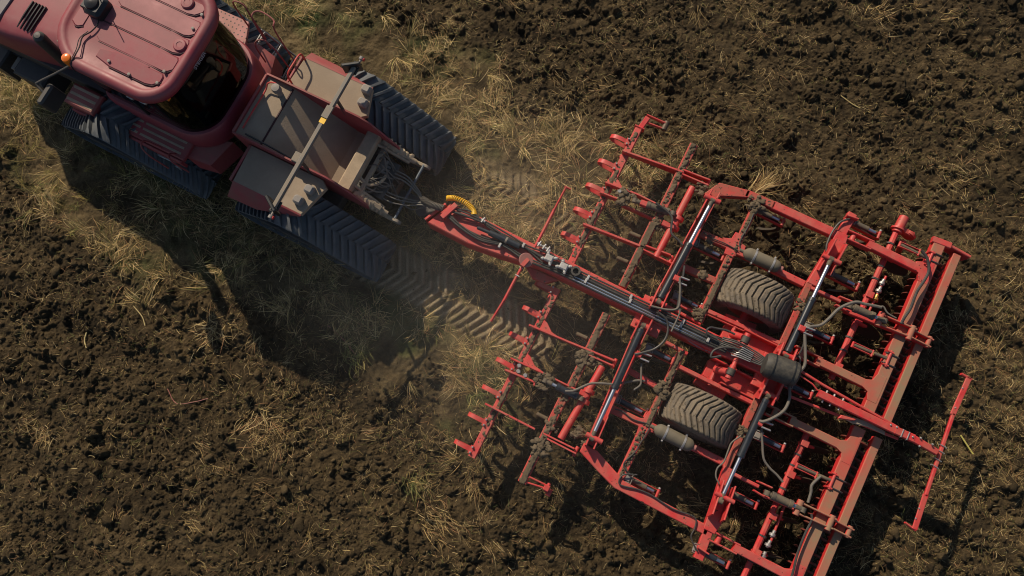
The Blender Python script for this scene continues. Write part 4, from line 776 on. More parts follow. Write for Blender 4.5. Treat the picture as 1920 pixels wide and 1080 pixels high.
# frame beams carrying the fold cylinders (two upright plates on a box)
for s in (1, -1):
    o = -.05 if s < 0 else 0
    mb = MB(); mb.beam((.55 + o, .08 * s, .98), (.60 + o, 2.42 * s, .98), .16, .14); cp('cross_frame', mb, 'reddusty' if s > 0 else 'red')
    for du, h in ((-.09, .20), (.09, .20)):
        mb = MB(); mb.beam((.53 + o + du, .10 * s, 1.30), (.53 + o + du, .55 * s, 1.20), .028, .30); mb.beam((.54 + o + du, .55 * s, 1.10), (.58 + o + du * .8, 1.9 * s, 1.06), .026, .12); mb.beam((.58 + o + du * .8, 1.88 * s, 1.20), (.60 + o + du * .8, 2.46 * s, 1.22), .028, .28); cp('cheek_plate', mb, 'red')
    for u, y in ((.53 + o, .24 * s), (.60 + o, 2.30 * s)): cp('hinge_pin', MB().cyl((u - .15, y, 1.2), (u + .15, y, 1.2), .045), 'redclean')
    mb = MB(); mb.beam((2.71, .20 * s, .98), (2.71, 1.75 * s, .98), .115, .15); cp('cross_frame', mb, 'redmud')
    mb = MB(); mb.prism([(2.66, 1.72 * s), (2.86, 1.72 * s), (2.90, 2.20 * s), (3.00, 2.60 * s), (2.97, 2.80 * s), (2.77, 2.80 * s), (2.73, 2.35 * s)], .84, .99); cp('wing_bracket', mb, 'red')
    for du in (-.10, .10): cp('cheek_plate', MB().beam((2.83 + du, 1.95 * s, 1.14), (2.85 + du, 2.52 * s, 1.30), .028, .3), 'red')
    cp('hinge_pin', MB().cyl((2.66, 2.20 * s, 1.2), (3.0, 2.20 * s, 1.2), .04), 'redclean'); cp('hinge_pin', MB().cyl((2.62, .36 * s, 1.22), (2.96, .36 * s, 1.22), .045), 'redclean')
    for du in (-.12, .12): cp('cheek_plate', MB().beam((2.79 + du, .10 * s, 1.34), (2.79 + du, .52 * s, 1.28), .03, .34), 'red')
    cp('side_post', MB().beam((2.86, 2.78 * s, .97), (2.90, 3.24 * s - .03, .97), .16, .14).beam((2.80, 3.10 * s, 1.06), (3.0, 3.12 * s, 1.06), .03, .2), 'red')
for u in (.53, 2.75): cp('frame_saddle', MB().beam((u, -.30, 1.03), (u, .30, 1.03), .5, .11), 'red')
# --- outer wing frames
mb = MB(); mb.prism([(.44, 2.42), (.60, 2.72), (1.15, 2.82), (1.15, 2.68), (.72, 2.50), (.70, 2.40)], .84, .97); mb.beam((1.10, 2.75, .97), (1.62, 2.755, .97), .14, .14); cp('wing_frame', mb, 'redmud')
mb = MB(); mb.beam((1.60, 2.755, .97), (2.86, 2.745, .97), .155, .15); cp('wing_frame', mb, 'red')
mb = MB(); mb.prism([(.44, -2.44), (.70, -2.46), (1.30, -2.70), (2.86, -2.72), (2.86, -2.88), (1.20, -2.875), (.86, -2.76), (.44, -2.60)], .83, .97); cp('wing_frame', mb, 'red')
# --- inner lengthwise members
def member(p, q, w=.13, h=.13, z=.95, m='red', name='frame_member'): return cp(name, MB().beam((*p, z), (*q, z), w, h), m)
member((.69, 1.74), (1.26, 1.75), .13, m='redmud'); member((1.38, 1.72), (2.64, 1.69), .12, m='red'); member((.66, 1.05), (1.25, 1.07), .12, m='redmud')
member((.56, -1.72), (1.19, -1.71), .14, m='reddusty'); member((1.30, -1.68), (2.66, -1.68), .12, m='red'); member((.58, -1.00), (1.20, -1.04), .10, m='red'); member((.95, -.28), (1.36, -.30), .06, m='red')
member((1.30, .53), (2.66, .56), .075, .16); member((1.33, -.56), (2.70, -.57), .075, .16); member((1.30, .47), (2.66, .50), .02, .06, .93)
member((1.35, .27), (.72, .30), .05, .06); member((.7, .42), (1.26, .40), .05, .05)
for s in (1, -1): cp('frame_strut', MB().tube([(1.90, .62 * s, .90), (1.89, .20 * s, .88)], .035, smooth=False), 'red')
for u, y in ((1.28, 1.78), (1.24, -1.72)): cp('node_gusset', MB().prism([(u - .22, y + .05), (u - .1, y - .06), (u - .08, y - .2), (u + .08, y - .2), (u + .1, y - .06), (u + .22, y - .04), (u + .2, y + .08), (u + .08, y + .1), (u + .06, y + .24), (u - .06, y + .24), (u - .08, y + .1)], .90, .955, .006), 'red')
# --- red round shafts of the front gangs
for s, u0, u1, y1 in ((1, .17, .21, 2.46), (-1, .16, .06, -2.56)):
    cp('gang_shaft', MB().cyl((u0, 1.0 * s if s > 0 else -1.14, .90), (u1, y1, .90), .062), 'redclean'); cp('shaft_collar', MB().lathe(((u0 + u1) / 2 + .03, 1.72 * s, .90), (0, 1, 0), [(.06, -.14), (.10, -.13), (.10, -.06), (.062, -.05), (.062, .05), (.10, .06), (.10, .13), (.06, .14)], 20), 'redclean')
    cp('collar_lug', MB().beam((.0, 1.66 * s - .04, .96), (.14, 1.66 * s - .04, .96), .10, .12), 'redclean')
c1 = cyl_((.10, 1.83, 1.0), (-.60, 1.76, .98), .062, .030, .66, 'mbarrel', 'tilt_cylinder'); c2 = cyl_((.08, -1.80, 1.0), (-.60, -1.80, .98), .062, .030, .66, 'barrel', 'tilt_cylinder')
cp('cylinder_yoke', MB().beam((-.50, 1.77, 1.03), (-.34, 1.78, 1.03), .10, .1), 'redclean', c1)
hz([(-.25, 1.84), (-.04, 1.80), (.11, 1.73), (.17, 1.58), (.23, 1.46), (.39, 1.40), (.49, 1.35)], 1.1, .022)
for u, y in ((-1.13, -1.77), (-1.10, -1.87), (-.97, -1.76), (-.96, -1.88)): cp('coil_spring', MB().lathe((u, y, .70), (0.05, .02, 1), [(.035, 0)] + [(r, .02 + .016 * i) for i, r in enumerate((.045, .034) * 7)] + [(.03, .26)], 16), 'zinc' if u != -.97 else 'brass')
cp('coil_spring', MB().lathe((-.93, 1.80, .72), (.05, .02, 1), [(.035, 0)] + [(r, .02 + .016 * i) for i, r in enumerate((.045, .034) * 7)] + [(.03, .26)], 16), 'zinc')
# --- pressure vessels strapped on the frame
for u0, u1, y in ((1.50, 2.13, 1.72), (1.40, 2.06, -1.69)):
    a = cp('pressure_vessel', MB().lathe((u0, y, 1.06), (1, 0, 0), [(.03, -.10), (.03, -.03), (.07, 0), (.105, .04), (.115, .09), (.115, u1 - u0 - .09), (.105, u1 - u0 - .04), (.07, u1 - u0), (.001, u1 - u0 + .01)], 28), 'tank')
    for du in (.15, .48): cp('strap', MB().lathe((u0 + du, y, 1.06), (1, 0, 0), [(.116, 0), (.122, .004), (.122, .034), (.116, .038)], 28, caps=False), 'zinc', a); [cp('strap_bolt', MB().cyl((u0 + du + .02, y + w_, 1.0), (u0 + du + .02, y + w_, 1.09), .016), 'alu', a) for w_ in (.135, -.135)]
    cp('vessel_cap', MB().cyl((u1 + .005, y, 1.06), (u1 + .06, y, 1.06), .05), 'pink', a)
# --- spring-release tines: bracket, curved shank, point and a release cylinder each
def tine(u, y, du=.52, z=.85, m='mbarrel', hat=True):
    b = MB(); b.beam((u - .06, y - .055, z - .02), (u + du + .05, y - .05, z - .10), .018, .10); b.beam((u - .06, y + .055, z - .02), (u + du + .05, y + .05, z - .10), .018, .10); b.cyl((u + du, y - .07, z - .06), (u + du, y + .07, z - .06), .026)
    t = cp('release_tine', b, 'redclean')
    sh = MB(); pts = [(u + du * .3, z - .14), (u + du * .8, z - .20), (u + du + .02, z - .38), (u + du - .02, z - .60), (u + du - .14, z - .80), (u + du - .28, z - .92)]; P = spline([(a, y, b_) for a, b_ in pts], 5); rs = []
    for i, p in enumerate(P):
        d = (P[min(i + 1, len(P) - 1)] - P[max(i - 1, 0)]).normalized(); n = V((-d.z, 0, d.x)); w, k = .022, .04; rs.append([p + V((0, -w, 0)) + n * k, p + V((0, w, 0)) + n * k, p + V((0, w, 0)) - n * k, p + V((0, -w, 0)) - n * k])
    sh.rings(rs); cp('shank', sh, 'darksteel', t)
    c = MB(); c.cyl((u, y, z), (u + du * .58, y, z - .02), .048); c.cyl((u - .10, y, z), (u + .02, y, z), .058); cp('release_cylinder', c, m, t)
    cp('rod', MB().cyl((u + du * .56, y, z - .02), (u + du * .86, y, z - .03), .032), 'chrome', t)
    if hat: cp('valve_fitting', MB().box(u - .12, u - .01, y - .05, y + .05, z + .03, z + .085, .012).tube([(u - .13, y + .07, z + .07), (u + .0, y + .08, z + .085), (u + .02, y - .06, z + .085), (u - .11, y - .07, z + .07), (u - .13, y + .07, z + .07)], .010, 6, smooth=False), 'lampgrey', t)
    cp('pin_head', MB().cyl((u + du, y + .075, z - .06), (u + du, y + .105, z - .06), .022), 'alu', t)
for u, y, du, m in ((1.38, 2.60, .52, 'mbarrel'), (.72, 1.55, .50, 'mbarrel'), (.84, .54, .40, 'barrel'), (2.98, 3.11, .50, 'mbarrel'), (3.0, 2.09, .50, 'mbarrel'), (3.05, 1.03, .42, 'barrel'),
                    (.80, -.50, .40, 'barrel'), (.67, -1.53, .50, 'barrel'), (1.40, -2.63, .50, 'mbarrel'), (3.03, -1.02, .42, 'barrel'), (2.94, -2.07, .49, 'mbarrel'), (2.88, -3.14, .52, 'barrel'), (3.14, 0.0, .38, 'barrel')): tine(u, y, du, m=m)
def plain_tine(u, y):
    mb = MB(); mb.cyl((u - .16, y, .80), (u + .05, y, .84), .035); t = cp('front_tine', mb, 'soil'); s = MB(); P = spline([(u + .05, y, .82), (u + .22, y, .72), (u + .28, y, .48), (u + .18, y, .22), (u, y, .02)], 5); s.tube(P, .034, 6, smooth=False); cp('shank', s, 'steel', t)
for y in (1.24, .73): plain_tine(-.28, y)
for y in (-.81, -2.36): plain_tine(-.33, y)
# --- transport wheels
def wheel(uc, yc):
    R, Wd = .66, .72; wr = CU
    t = MB(); nA, nY = 540, 40; prof = []
    for j in range(nY + 1):
        y = -1 + 2 * j / nY; prof.append((y * Wd / 2, R - .030 * abs(y) ** 2.2 - (.17 * max(0, (abs(y) - .86) / .14) ** 1.6)))
    npit = 37; rs = []
    for i in range(nA):
        a = 2 * math.pi * i / nA; row = []
        for (y, r) in prof:
            yn = y / (Wd / 2); f = .10 * y + .62 * max(0, abs(yn) - .30) * Wd / 2 * (1.0)
            ph = ((a * R - f * 1.25) / (2 * math.pi * R / npit)) % 1; e = min(ph, 1 - ph); lug = min(1, max(0, (e - .08) / .07)); rr = r - .040 * (1 - lug) * (1 if abs(yn) < .93 else .4)
            row.append((uc + rr * math.sin(a), yc + y, .66 + rr * math.cos(a)))
        row = [(uc + .36 * math.sin(a), yc - Wd * .36, .66 + .36 * math.cos(a)), (uc + .48 * math.sin(a), yc - Wd * .49, .66 + .48 * math.cos(a))] + row + [(uc + .48 * math.sin(a), yc + Wd * .49, .66 + .48 * math.cos(a)), (uc + .36 * math.sin(a), yc + Wd * .36, .66 + .36 * math.cos(a))]
        rs.append(row)
    t.rings(rs, closed=False, loop=True); w = cp('transport_wheel', t, 'tyre', ang=60)
    cp('rim', MB().lathe((uc, yc - .26, .66), (0, 1, 0), [(.08, .12), (.20, .10), (.30, .04), (.365, 0), (.37, .52), (.30, .48), (.20, .42), (.08, .40)], 32), 'redclean', w)
    return w
wheel(2.01, 1.10); wheel(2.01, -1.13)
for s in (1, -1):
    mb = MB(); mb.prism([(1.75, .20 * s), (2.62, .20 * s), (2.70, .26 * s), (2.70, .50 * s), (2.2, .56 * s), (1.75, .50 * s)], .60, .80); mb.beam((1.78, .18 * s, 1.02), (2.66, .20 * s, .98), .03, .36); mb.beam((2.05, .50 * s, 1.0), (2.70, .50 * s, .96), .03, .34); mb.beam((2.68, .18 * s, .98), (2.68, .52 * s, .98), .03, .3); mb.beam((1.7, .6 * s, .74), (2.25, .66 * s, .70), .16, .14); mb.cyl((2.0, .15 * s, .66), (2.0, 1.1 * s, .66), .07)
    cp('axle_bracket', mb, 'redclean')
    mb = MB(); mb.cyl((1.88, .34 * s, .95), (2.05, .32 * s, 1.18), .06); mb.cyl((2.10, .18 * s, 1.16), (2.10, .42 * s, 1.16), .055); mb.cyl((2.10, .05 * s, 1.14), (2.10, .20 * s, 1.16), .04); cp('axle_pivot', mb, 'redclean')
    cp('pivot_bush', MB().cyl((2.10, .24 * s, 1.16), (2.10, .36 * s, 1.16), .075), 'drum')
# --- black sleeve round the hose bundle
mb = MB(); mb.lathe((2.50, .02, 1.46), V((1, .10, 0)), [(.04, -.035), (.17, -.02), (.205, .03), (.21, .08), (.21, .46), (.205, .50), (.17, .535), (.04, .55)], 36); dr = cp('hose_sleeve', mb, 'drum')
for du in (.10, .42): cp('sleeve_band', MB().lathe((2.50 + du, .02 + du * .1, 1.46), V((1, .10, 0)), [(.211, 0), (.216, .003), (.216, .022), (.211, .025)], 36, caps=False), 'black', dr)
# --- free hoses
hz([(.55, -.76), (.69, -.64), (.81, -.52), (.89, -.34), (.88, -.16), (.78, .01), (.60, .07)], 1.25, .020)
hz([(-.22, -1.82), (-.10, -1.75), (.01, -1.62), (.11, -1.51), (.26, -1.43), (.44, -1.36)], 1.12, .021, 'ghose'); hz([(.5, -1.30), (.60, -1.24), (.68, -1.18), (.80, -1.10), (.9, -1.06)], 1.05, .021, 'ghose')
hz([(2.77, -.83), (2.88, -.82), (3.01, -.67), (3.10, -.49), (3.10, -.27), (3.02, -.08)], 1.22, .026, 'ghose', arch=.1)
hz([(2.92, -.92), (3.04, -1.15), (3.15, -1.35), (3.29, -1.44), (3.44, -1.49), (3.57, -1.55)], 1.15, .020, 'ghose')
hz([(3.08, .18), (3.11, .33), (3.03, .54), (2.90, .83), (2.90, .92), (3.08, 1.05), (3.16, 1.21), (3.24, 1.43), (3.36, 1.59), (3.47, 1.68), (3.58, 1.70), (3.77, 1.75), (3.86, 1.77)], 1.28, .026, 'ghose')
hz([(3.0, .25), (3.06, .36), (3.02, .45), (2.9, .42)], 1.1, .018, 'ghose'); hz([(2.86, .92), (2.95, .78), (2.98, .55), (2.96, .40)], 1.22, .016)
hz([(3.86, 1.80), (3.92, 1.84), (4.02, 1.77), (4.18, 1.75)], 1.15, .014, 'ghose')
hz([(4.15, 3.05), (4.28, 2.96), (4.38, 2.78), (4.38, 2.60), (4.34, 2.34), (4.35, 2.05), (4.32, 1.85), (4.31, 1.72)], 1.08, .024)
hz([(4.10, -1.18), (4.03, -1.37), (4.06, -1.49), (4.08, -1.66)], 1.05, .024, 'ghose'); hz([(4.20, -1.80), (4.24, -1.89), (4.23, -2.11), (4.24, -2.45), (4.29, -2.77), (4.32, -3.1)], 1.05, .020)
hz([(2.69, -1.17), (2.60, -1.34), (2.60, -1.48), (2.61, -1.68), (2.56, -1.82), (2.59, -1.95), (2.69, -2.04)], 1.08, .014, 'ghose')
hz([(1.31, -1.72), (1.28, -2.0), (1.26, -2.19), (1.18, -2.41), (1.21, -2.50), (1.32, -2.55)], .985, .012); hz([(1.45, -2.51), (1.26, -2.60), (1.22, -2.70), (1.26, -2.78), (1.40, -2.76), (1.55, -2.72), (1.80, -2.70), (2.18, -2.74), (2.47, -2.70), (2.60, -2.72), (2.64, -2.86), (2.64, -3.00), (2.75, -3.11), (2.83, -3.16)], 1.0, .013)
hz([(2.87, 3.07), (2.76, 2.96), (2.71, 2.82), (2.69, 2.65), (2.70, 2.46), (2.74, 2.35)], 1.02, .018); hz([(1.36, 2.45), (1.37, 2.2), (1.35, 1.9), (1.42, 1.75)], .975, .012); hz([(.72, 1.76), (.9, 1.73), (1.15, 1.74), (1.4, 1.72)], .975, .010)
hz([(.67, .76), (.78, .53), (.86, .28), (.73, .17), (.45, .10)], 1.3, .018, 'ghose'); hz([(.66, 1.0), (.72, .8), (.80, .5), (.86, .28)], 1.22, .022); hz([(.88, .29), (.92, .22), (.93, .07), (.93, -.14)], 1.28, .015, 'ghose'); hz([(.72, -.82), (.80, -1.0), (.86, -1.15), (.80, -1.28)], 1.1, .018, 'ghose')
hz([(.66, -1.70), (.8, -1.68), (1.0, -1.72), (1.25, -1.68), (1.40, -1.70)], .975, .012)
for u, y, z in ((.66, .73, 1.24), (.64, -.72, 1.2), (2.86, .86, 1.27), (2.87, -.86, 1.22)): cp('hose_junction', MB().box(u - .08, u + .03, y - .05, y + .05, z - .05, z + .05, .012).cyl((u, y + .04, z), (u + .16, y + .06, z), .018).cyl((u, y - .04, z), (u + .16, y - .04, z), .018), 'redclean'); cp('junction_fitting', MB().cyl((u + .02, y + .05, z + .03), (u + .18, y + .065, z + .03), .016).cyl((u + .02, y - .05, z + .03), (u + .18, y - .04, z + .03), .016), 'zinc')
# --- rear arms, packer beams, packer
def arm(y, u0=3.05, u1=4.40, ya=0.0, m='reddusty'):
    mb = MB(); mb.beam((u0 + .28, y, .98), (u1, y + ya, .96), .13, .16, wq=.15, hq=.13); a = cp('rear_arm', mb, m)
    mb = MB(); mb.beam((u0 - .12, y - .075, .98), (u0 + .36, y - .075, .98), .03, .18); mb.beam((u0 - .12, y + .075, .98), (u0 + .36, y + .075, .98), .03, .18); mb.cyl((u0 + .02, y - .10, .90), (u0 + .02, y + .10, .90), .05); cp('arm_fork', mb, m, a)
    cp('arm_gusset', MB().prism([(u1 - .22, y - .07), (u1 - .12, y - .11), (u1 - .08, y - .24), (u1 + .08, y - .24), (u1 + .08, y + .24), (u1 - .08, y + .24), (u1 - .12, y + .11), (u1 - .22, y + .07)], .90, .965, .006), m, a)
for y, m in ((2.82, 'red'), (.56, 'reddusty'), (-.56, 'reddusty'), (-2.84, 'red')): arm(y, ya=-.03 if y > 2 else 0, m=m)
for y0, y1 in ((.16, 3.34), (-.16, -3.50)):
    s = 1 if y0 > 0 else -1
    crossbar(y0, y1, 4.42 - .02 * (s < 0), .96, .20, .18, 'reddusty', 'packer_beam'); crossbar(y0, y1, 4.78 - .02 * (s < 0), .88, .14, .15, 'reddusty', 'packer_beam')
    pr = cp('packer_roller', MB().cyl((4.63, y0 + .1 * s, .27), (4.63, y1 - .04 * s, .27), .13), 'darksteel')
    n = 22
    rm = None
    for k in range(n):
        y = y0 + (y1 - y0) * (k + .9) / (n + .8)
        if rm is None:
            rg = MB().lathe((4.63, y - .02, .27), (0, 1, 0), [(.13, .01), (.22, 0), (.25, .012), (.25, .028), (.22, .04), (.13, .03)], 40, caps=False); rm = cp('packer_ring', rg, 'ringred', pr); y_first = y
        else:
            o = rm.copy(); COL.objects.link(o); o.parent = pr; o.location = rm.location + V((0, y - y_first, 0)); ORG[o] = ORG[rm]
    sc = MB()
    for k in range(n): y = y0 + (y1 - y0) * (k + .4) / (n + .8); sc.beam((4.70, y, .78), (4.76, y, .50), .03, .015); sc.beam((4.50, y, .80), (4.56, y, .66), .03, .015)
    cp('scraper_row', sc, 'redclean')
mb = MB(); mb.beam((4.28, 3.38, .97), (4.60, 3.40, .97), .11, .10); mb.beam((4.55, 3.41, .95), (4.98, 3.38, .92), .05, .3); mb.beam((4.60, 3.39, .60), (4.60, 3.40, .25), .3, .03); cp('packer_end', mb, 'red')
for y in (1.65, -1.80):
    mb = MB(); mb.beam((3.95, y - .09, 1.06), (4.58, y - .06, 1.08), .03, .16); mb.beam((3.95, y + .09, 1.06), (4.58, y + .10, 1.08), .03, .16); mb.beam((4.55, y - .05, 1.04), (4.92, y - .05, 1.0), .03, .16); mb.beam((4.55, y + .08, 1.04), (4.92, y + .08, 1.0), .03, .16); mb.cyl((4.52, y - .12, 1.04), (4.52, y + .14, 1.04), .05); mb.cyl((4.86, y - .08, .96), (4.86, y + .12, .96), .04); mb.cyl((3.98, y - .13, 1.03), (3.98, y + .13, 1.03), .055); cp('packer_link', mb, 'reddusty')
    cp('long_link', MB().beam((2.75, y + .02, .98), (3.30, y + .02, .98), .06, .12).beam((3.25, y - .07, .99), (3.5, y - .09, .99), .03, .12).beam((3.25, y + .09, .99), (3.5, y + .10, .99), .03, .12).beam((3.45, y - .03, .86), (4.0, y, .88), .12, .12), 'red')
    cyl_((3.44, y - .02, 1.06), (4.05, y, 1.06), .065, .035, .68, 'mbarrel', 'depth_cylinder')
for u0, y0, u1, y1 in ((3.72, -1.19, 4.30, -1.16), (3.77, 1.08, 4.36, 1.11), (3.82, 3.05, 4.34, 3.02)):
    mb = MB(); mb.beam((u0, y0 - .04, .97), (u0 + .34, y0 - .035, .97), .016, .05); mb.beam((u0, y0 + .04, .97), (u0 + .34, y0 + .045, .97), .016, .05); mb.beam((u0, y0 - .05, .97), (u0, y0 + .05, .97), .04, .06); mb.beam((u0 + .34, y0 - .06, .98), (u0 + .34, y0 + .06, .98), .03, .06); t = cp('depth_link', mb, 'redclean')
    cp('spindle', MB().cyl((u0 + .02, y0, .94), (u1, y1, .95), .030), 'mbarrel', t); cp('spindle_nut', MB().cyl((u0 + .34, y0, .94), (u0 + .37, y0, .94), .045, n=6), 'brass', t); cp('beam_clamp', MB().beam((u1 - .04, y1 - .12, 1.0), (u1 + .06, y1 - .12, 1.0), .03, .2).beam((u1 - .04, y1 + .12, 1.0), (u1 + .06, y1 + .12, 1.0), .03, .2).cyl((u1 + .02, y1 - .15, .97), (u1 + .02, y1 + .15, .97), .026), 'redclean', t)
for y in (3.0, 3.15, 1.02, 1.20, -1.08, -1.26): cp('u_bolt', MB().tube([(4.30, y, .95), (4.33, y, .975), (4.51, y, .975), (4.54, y, .95)], .012, 6, smooth=False), 'dark')
# --- levelling disc shafts
for y0, y1, ends in ((.42, 3.44, 1), (-.55, -3.4, -1)):
    cp('disc_shaft', MB().beam((3.72, y0, .80), (3.74 - .03 * (ends < 0), y1, .80), .10, .10, .03), 'redclean')
    s = ends
    for k, y in enumerate((.66, 1.55, 2.05, 2.85) if s > 0 else (-.78, -1.35, -2.1, -2.75)):
        d = MB(); d.beam((3.72, y, .70), (3.98, y + .04, .55), .05, .09); d.beam((3.74, y - .05, .83), (3.74, y + .06, .83), .13, .03); t = cp('disc_arm', d, 'redclean')
        ax = V((.25 * s, 1, -.15)).normalized(); ds = MB(); nt_ = 20; ds.lathe((4.05, y + .05, .34), ax, [(.04, .05), (.12, .03), (.22, 0)] + [(.255, -.012), (.22, .006), (.12, .036), (.04, .056)], 40, caps=True); cp('levelling_disc', ds, 'steel', t)
    for y in ((.95, 1.20, 2.35, 2.6, 3.05) if s > 0 else (-.98, -1.18, -1.6, -2.45, -2.9)): cp('shaft_ring', MB().beam((3.725, y, .808), (3.725, y + .03 * s, .808), .125, .12, .03), 'dark')
    for y in ((2.0, 2.15, 2.3) if s > 0 else (-2.42, -2.6, -2.8)): cp('grease_line', MB().cyl((3.86, y, .74), (3.87, y + .13, .74), .03).cyl((3.86, y + .02, .74), (3.86, y + .07, .74), .055), 'zinc' if abs(y) != 2.0 else 'brass')
    cp('shaft_rod', MB().cyl((3.85, 1.75 * s, .74), (3.88, 2.5 * s, .74), .022), 'redclean')
mb = MB(); mb.cyl((3.74, 3.30, .76), (3.76, 3.62, .76), .085); mb.lathe((3.74, 3.34, .76), (0, 1, 0), [(.07, 0), (.12, .01), (.12, .04), (.07, .05)], 20); mb.lathe((3.98, 3.42, .62), (.2, 1, -.1), [(.05, -.05), (.12, -.04), (.13, 0), (.10, .03), (.05, .04)], 20); mb.beam((3.78, 3.40, .78), (4.05, 3.42, .70), .10, .1); mb.beam((4.0, 3.25, .62), (4.08, 3.2, .3), .08, .1); cp('disc_end_hub', mb, 'redclean')
# --- rear carrier and marker bar
mb = MB(); mb.beam((3.50, .01, 1.26), (4.85, .01, 1.24), .125, .10); mb.beam((4.82, .01, 1.25), (5.14, .02, 1.24), .125, .10, wq=.13); mb.beam((5.10, .02, 1.235), (5.56, -.01, 1.20), .12, .09, wq=.10); cp('marker_carrier', mb, 'redclean')
for u in (3.62, 3.75, 3.90): cp('carrier_bolt', MB().cyl((u, -.10, 1.19), (u, -.05, 1.19), .016, n=8), 'zinc'); cp('carrier_bolt', MB().cyl((u, .07, 1.21), (u, .12, 1.21), .018, n=8), 'zinc')
for u in (4.93, 5.03): cp('carrier_strap', MB().tube([(u, -.06, 1.2), (u, -.055, 1.252), (u, .075, 1.252), (u, .08, 1.2)], .010, 6, smooth=False), 'zinc')
for u, y in ((4.72, .05), (4.82, .06), (5.1, .03), (5.22, .07), (5.25, -.06), (5.42, .06)): cp('carrier_bolt', MB().cyl((u, y, 1.22), (u, y, 1.262), .016, n=8), 'zinc')
mb = MB(); mb.tube([(3.10, .22, 1.22), (3.5, .17, 1.22), (4.85, .07, 1.21)], .024, 8, smooth=False); mb.tube([(3.05, .16, 1.2), (3.36, .11, 1.21), (3.48, .05, 1.2)], .014, 6, smooth=False); mb.tube([(3.15, -.21, 1.02), (4.04, -.14, 1.04), (4.95, -.08, 1.12)], .024, 8, smooth=False); cp('tie_rod', mb, 'redclean')
mb = MB(); mb.prism([(3.98, -.16), (4.05, -.10), (4.40, -.04), (4.72, -.06), (4.74, -.12), (4.45, -.12), (4.2, -.18)], 1.10, 1.14); cp('carrier_bracket', mb, 'tan')
mb = MB(); mb.prism([(3.95, -.22), (4.2, -.14), (4.22, -.10), (3.98, -.14)], 1.14, 1.19); cp('carrier_latch', mb, 'redclean')
mb = MB(); mb.beam((5.60, .70, 1.12), (5.68, -.72, 1.12), .060, .06); mb.beam((5.59, .68, 1.12), (5.61, 1.37, 1.12), .09, .03); mb.beam((5.67, -.70, 1.12), (5.71, -1.28, 1.12), .09, .03); mb.beam((5.48, 1.37, 1.12), (5.66, 1.35, 1.12), .04, .08); mb.beam((5.55, -1.25, 1.11), (5.74, -1.29, 1.11), .03, .07)
cp('marker_bar', mb, 'redclean')
mb = MB()
for y in (.14, .04, -.10, -.22): mb.tube([(5.57, y, 1.08), (5.58, y, 1.13), (5.69, y - .01, 1.13), (5.70, y - .01, 1.08)], .008, 6, smooth=False)
for u, y in ((5.57, 1.15), (5.58, .8), (5.65, -.95), (5.66, -1.12)): mb.cyl((u, y, 1.10), (u, y, 1.135), .013, n=8)
cp('marker_u_bolts', mb, 'zinc')
# --- soil caked on the bars
mud = MB(); sd = 0
def crust(u, y0, y1, z, w, lo, seed):
    """a crumbly layer of earth lying on the top of a bar, ragged at its edges"""
    n = int(abs(y1 - y0) / .013); m = 9; t = np.linspace(0, 1, n); s = np.linspace(-1, 1, m); T, S = np.meshgrid(t, s, indexing='ij'); Y = y0 + (y1 - y0) * T; X = S * (w / 2 - .026)
    h = fbm(X + 40 + seed, Y + 40, .045, 200, 3) * .045 + (fbm(Y + 30, X * 0 + seed * 3.1, .5, 210, 2) - lo) * .07 + .012 * (1 - S ** 4) - .014 * (np.abs(S) > .9)
    h = np.clip(h, -.006, .03); v = np.stack([u + X, Y, z + h], -1).reshape(-1, 3); f = [(i * m + j, (i + 1) * m + j, (i + 1) * m + j + 1, i * m + j + 1) for i in range(n - 1) for j in range(m - 1)]
    mud.add([tuple(p) for p in v], f)
for k, (u, y0, y1, z, w) in enumerate(bars): crust(u, y0, y1, z, w, (-.30, -.25, -.22, -.28, -.14, -.12, -.14, .12)[k], k)
for k, (y0, y1) in enumerate(((.4, 1.5), (1.6, 3.0), (-.5, -1.8), (-2.0, -3.3))): crust(-1.135, y0, y1, .80, .12, .06, 20 + k)
for (u, y0, y1, z, w) in bars:
    for k in range(int(abs(y1 - y0) / .03)):
        sd += 1; y = y0 + (y1 - y0) * rnd.random(); r = rnd.uniform(.008, .022); mud.lump((u + rnd.uniform(-1, 1) * (w / 2 - .03), y, z + .012), (r * 1.2, r * 1.3, r * .8), sd, .4)
for c, R, n in (((-.79, 1.76, .95), .17, 26), ((-.62, -1.82, .95), .15, 22), ((-.17, -1.15, .93), .15, 22), ((.05, -1.12, .9), .09, 8), ((-.18, -2.85, .93), .16, 20), ((-.16, -2.45, .9), .12, 10), ((1.30, 2.62, .97), .16, 26), ((1.22, .40, .97), .10, 14), ((1.24, -1.05, .97), .13, 20), ((.30, -2.35, .90), .12, 14), ((.5, -2.5, .93), .09, 10), ((-.05, 1.55, .9), .13, 14), ((.36, 2.5, .92), .11, 12), ((2.72, 1.30, .98), .12, 12), ((2.70, -1.1, .98), .11, 12), ((.9, 1.66, .93), .08, 8), ((-1.10, 2.0, .80), .06, 7), ((-1.12, 1.1, .8), .06, 8), ((-1.14, .75, .8), .06, 6), ((-1.16, -1.7, .8), .05, 5), ((1.0, 1.06, .95), .07, 8)):
    for k in range(int(n * 1.6)):
        sd += 1; r = rnd.uniform(.012, .040); a = rnd.uniform(0, 6.28); q = R * math.sqrt(rnd.random()); mud.lump((c[0] + q * math.cos(a), c[1] + q * math.sin(a), c[2] + rnd.uniform(-.03, .03) * (1 - q / R)), (r * 1.3, r * 1.1, r * .6), sd, .55)
for k in range(120):
    sd += 1; s = rnd.choice((1, -1)); y = rnd.uniform(.3, 3.3) * s; r = rnd.uniform(.010, .03); mud.lump((-1.14 + rnd.uniform(-.045, .045), y, .80), (r, r * 1.3, r * .4), sd, .3)
cp('caked_soil', mud, 'soil', ang=180)

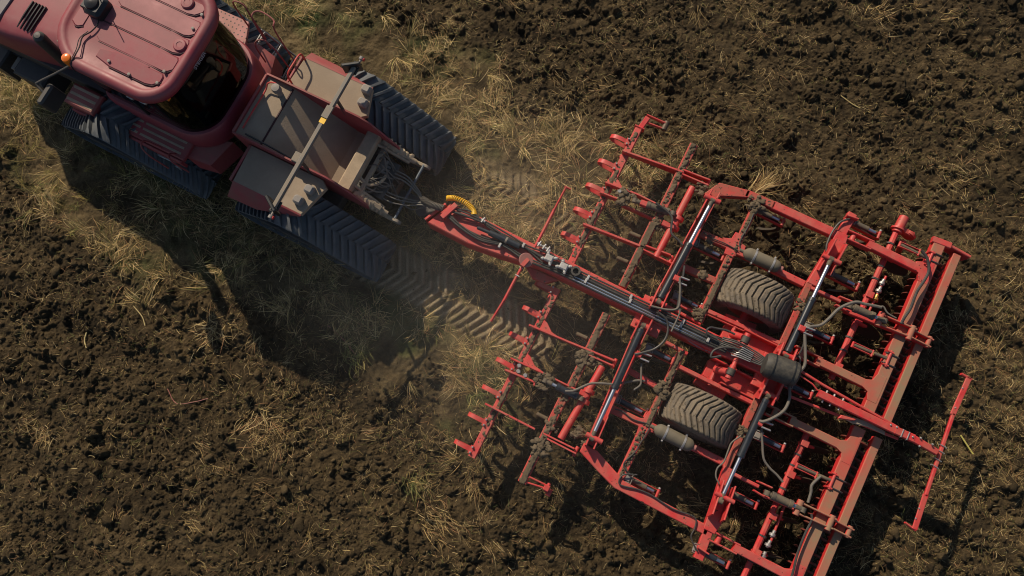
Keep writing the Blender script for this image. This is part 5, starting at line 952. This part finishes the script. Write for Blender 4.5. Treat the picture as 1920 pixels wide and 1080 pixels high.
# ------------------------------------------------------------------ dust thrown up behind the belts
def dust():
    m = bpy.data.materials.new('airborne_dust'); m.use_nodes = True; nt = m.node_tree; nt.nodes.clear(); L = nt.links
    out = _n(nt, 'ShaderNodeOutputMaterial'); pv = _n(nt, 'ShaderNodeVolumePrincipled'); pv.inputs['Color'].default_value = (.92, .86, .76, 1); pv.inputs['Anisotropy'].default_value = 0.0
    tc = _n(nt, 'ShaderNodeTexCoord'); ln = _n(nt, 'ShaderNodeVectorMath', operation='LENGTH'); L.new(tc.outputs['Object'], ln.inputs[0])
    mr = _n(nt, 'ShaderNodeMapRange'); mr.interpolation_type = 'SMOOTHSTEP'; mr.inputs['From Min'].default_value = .1; mr.inputs['From Max'].default_value = 1.0; mr.inputs['To Min'].default_value = 1.0; mr.inputs['To Max'].default_value = 0.0; L.new(ln.outputs['Value'], mr.inputs['Value'])
    nz = _n(nt, 'ShaderNodeTexNoise', i_Scale=2.2, i_Detail=3.0); L.new(tc.outputs['Object'], nz.inputs['Vector'])
    n2 = _n(nt, 'ShaderNodeMapRange'); n2.inputs['From Min'].default_value = .3; n2.inputs['From Max'].default_value = .7; n2.inputs['To Min'].default_value = .5; n2.inputs['To Max'].default_value = 1.4; L.new(nz.outputs['Fac'], n2.inputs['Value'])
    mu = _n(nt, 'ShaderNodeMath', operation='MULTIPLY'); L.new(mr.outputs[0], mu.inputs[0]); L.new(n2.outputs[0], mu.inputs[1])
    mk = _n(nt, 'ShaderNodeMath', operation='MULTIPLY'); L.new(mu.outputs[0], mk.inputs[0]); mk.inputs[1].default_value = .042; L.new(mk.outputs[0], pv.inputs['Density']); L.new(pv.outputs[0], out.inputs['Volume'])
    me = bpy.data.meshes.new('dust'); me.from_pydata(ICO3[0], [], ICO3[1]); me.materials.append(m)
    o = bpy.data.objects.new('dust', me); COL.objects.link(o); o.location = W(-2.2, -.7, .4); o.scale = (6.8, 4.4, 2.5); o.rotation_euler = (0, 0, AX)
    o['kind'] = 'stuff'; o['label'] = 'thin pale dust hanging over the ground behind the tractor'; o['category'] = 'dust'
dust()
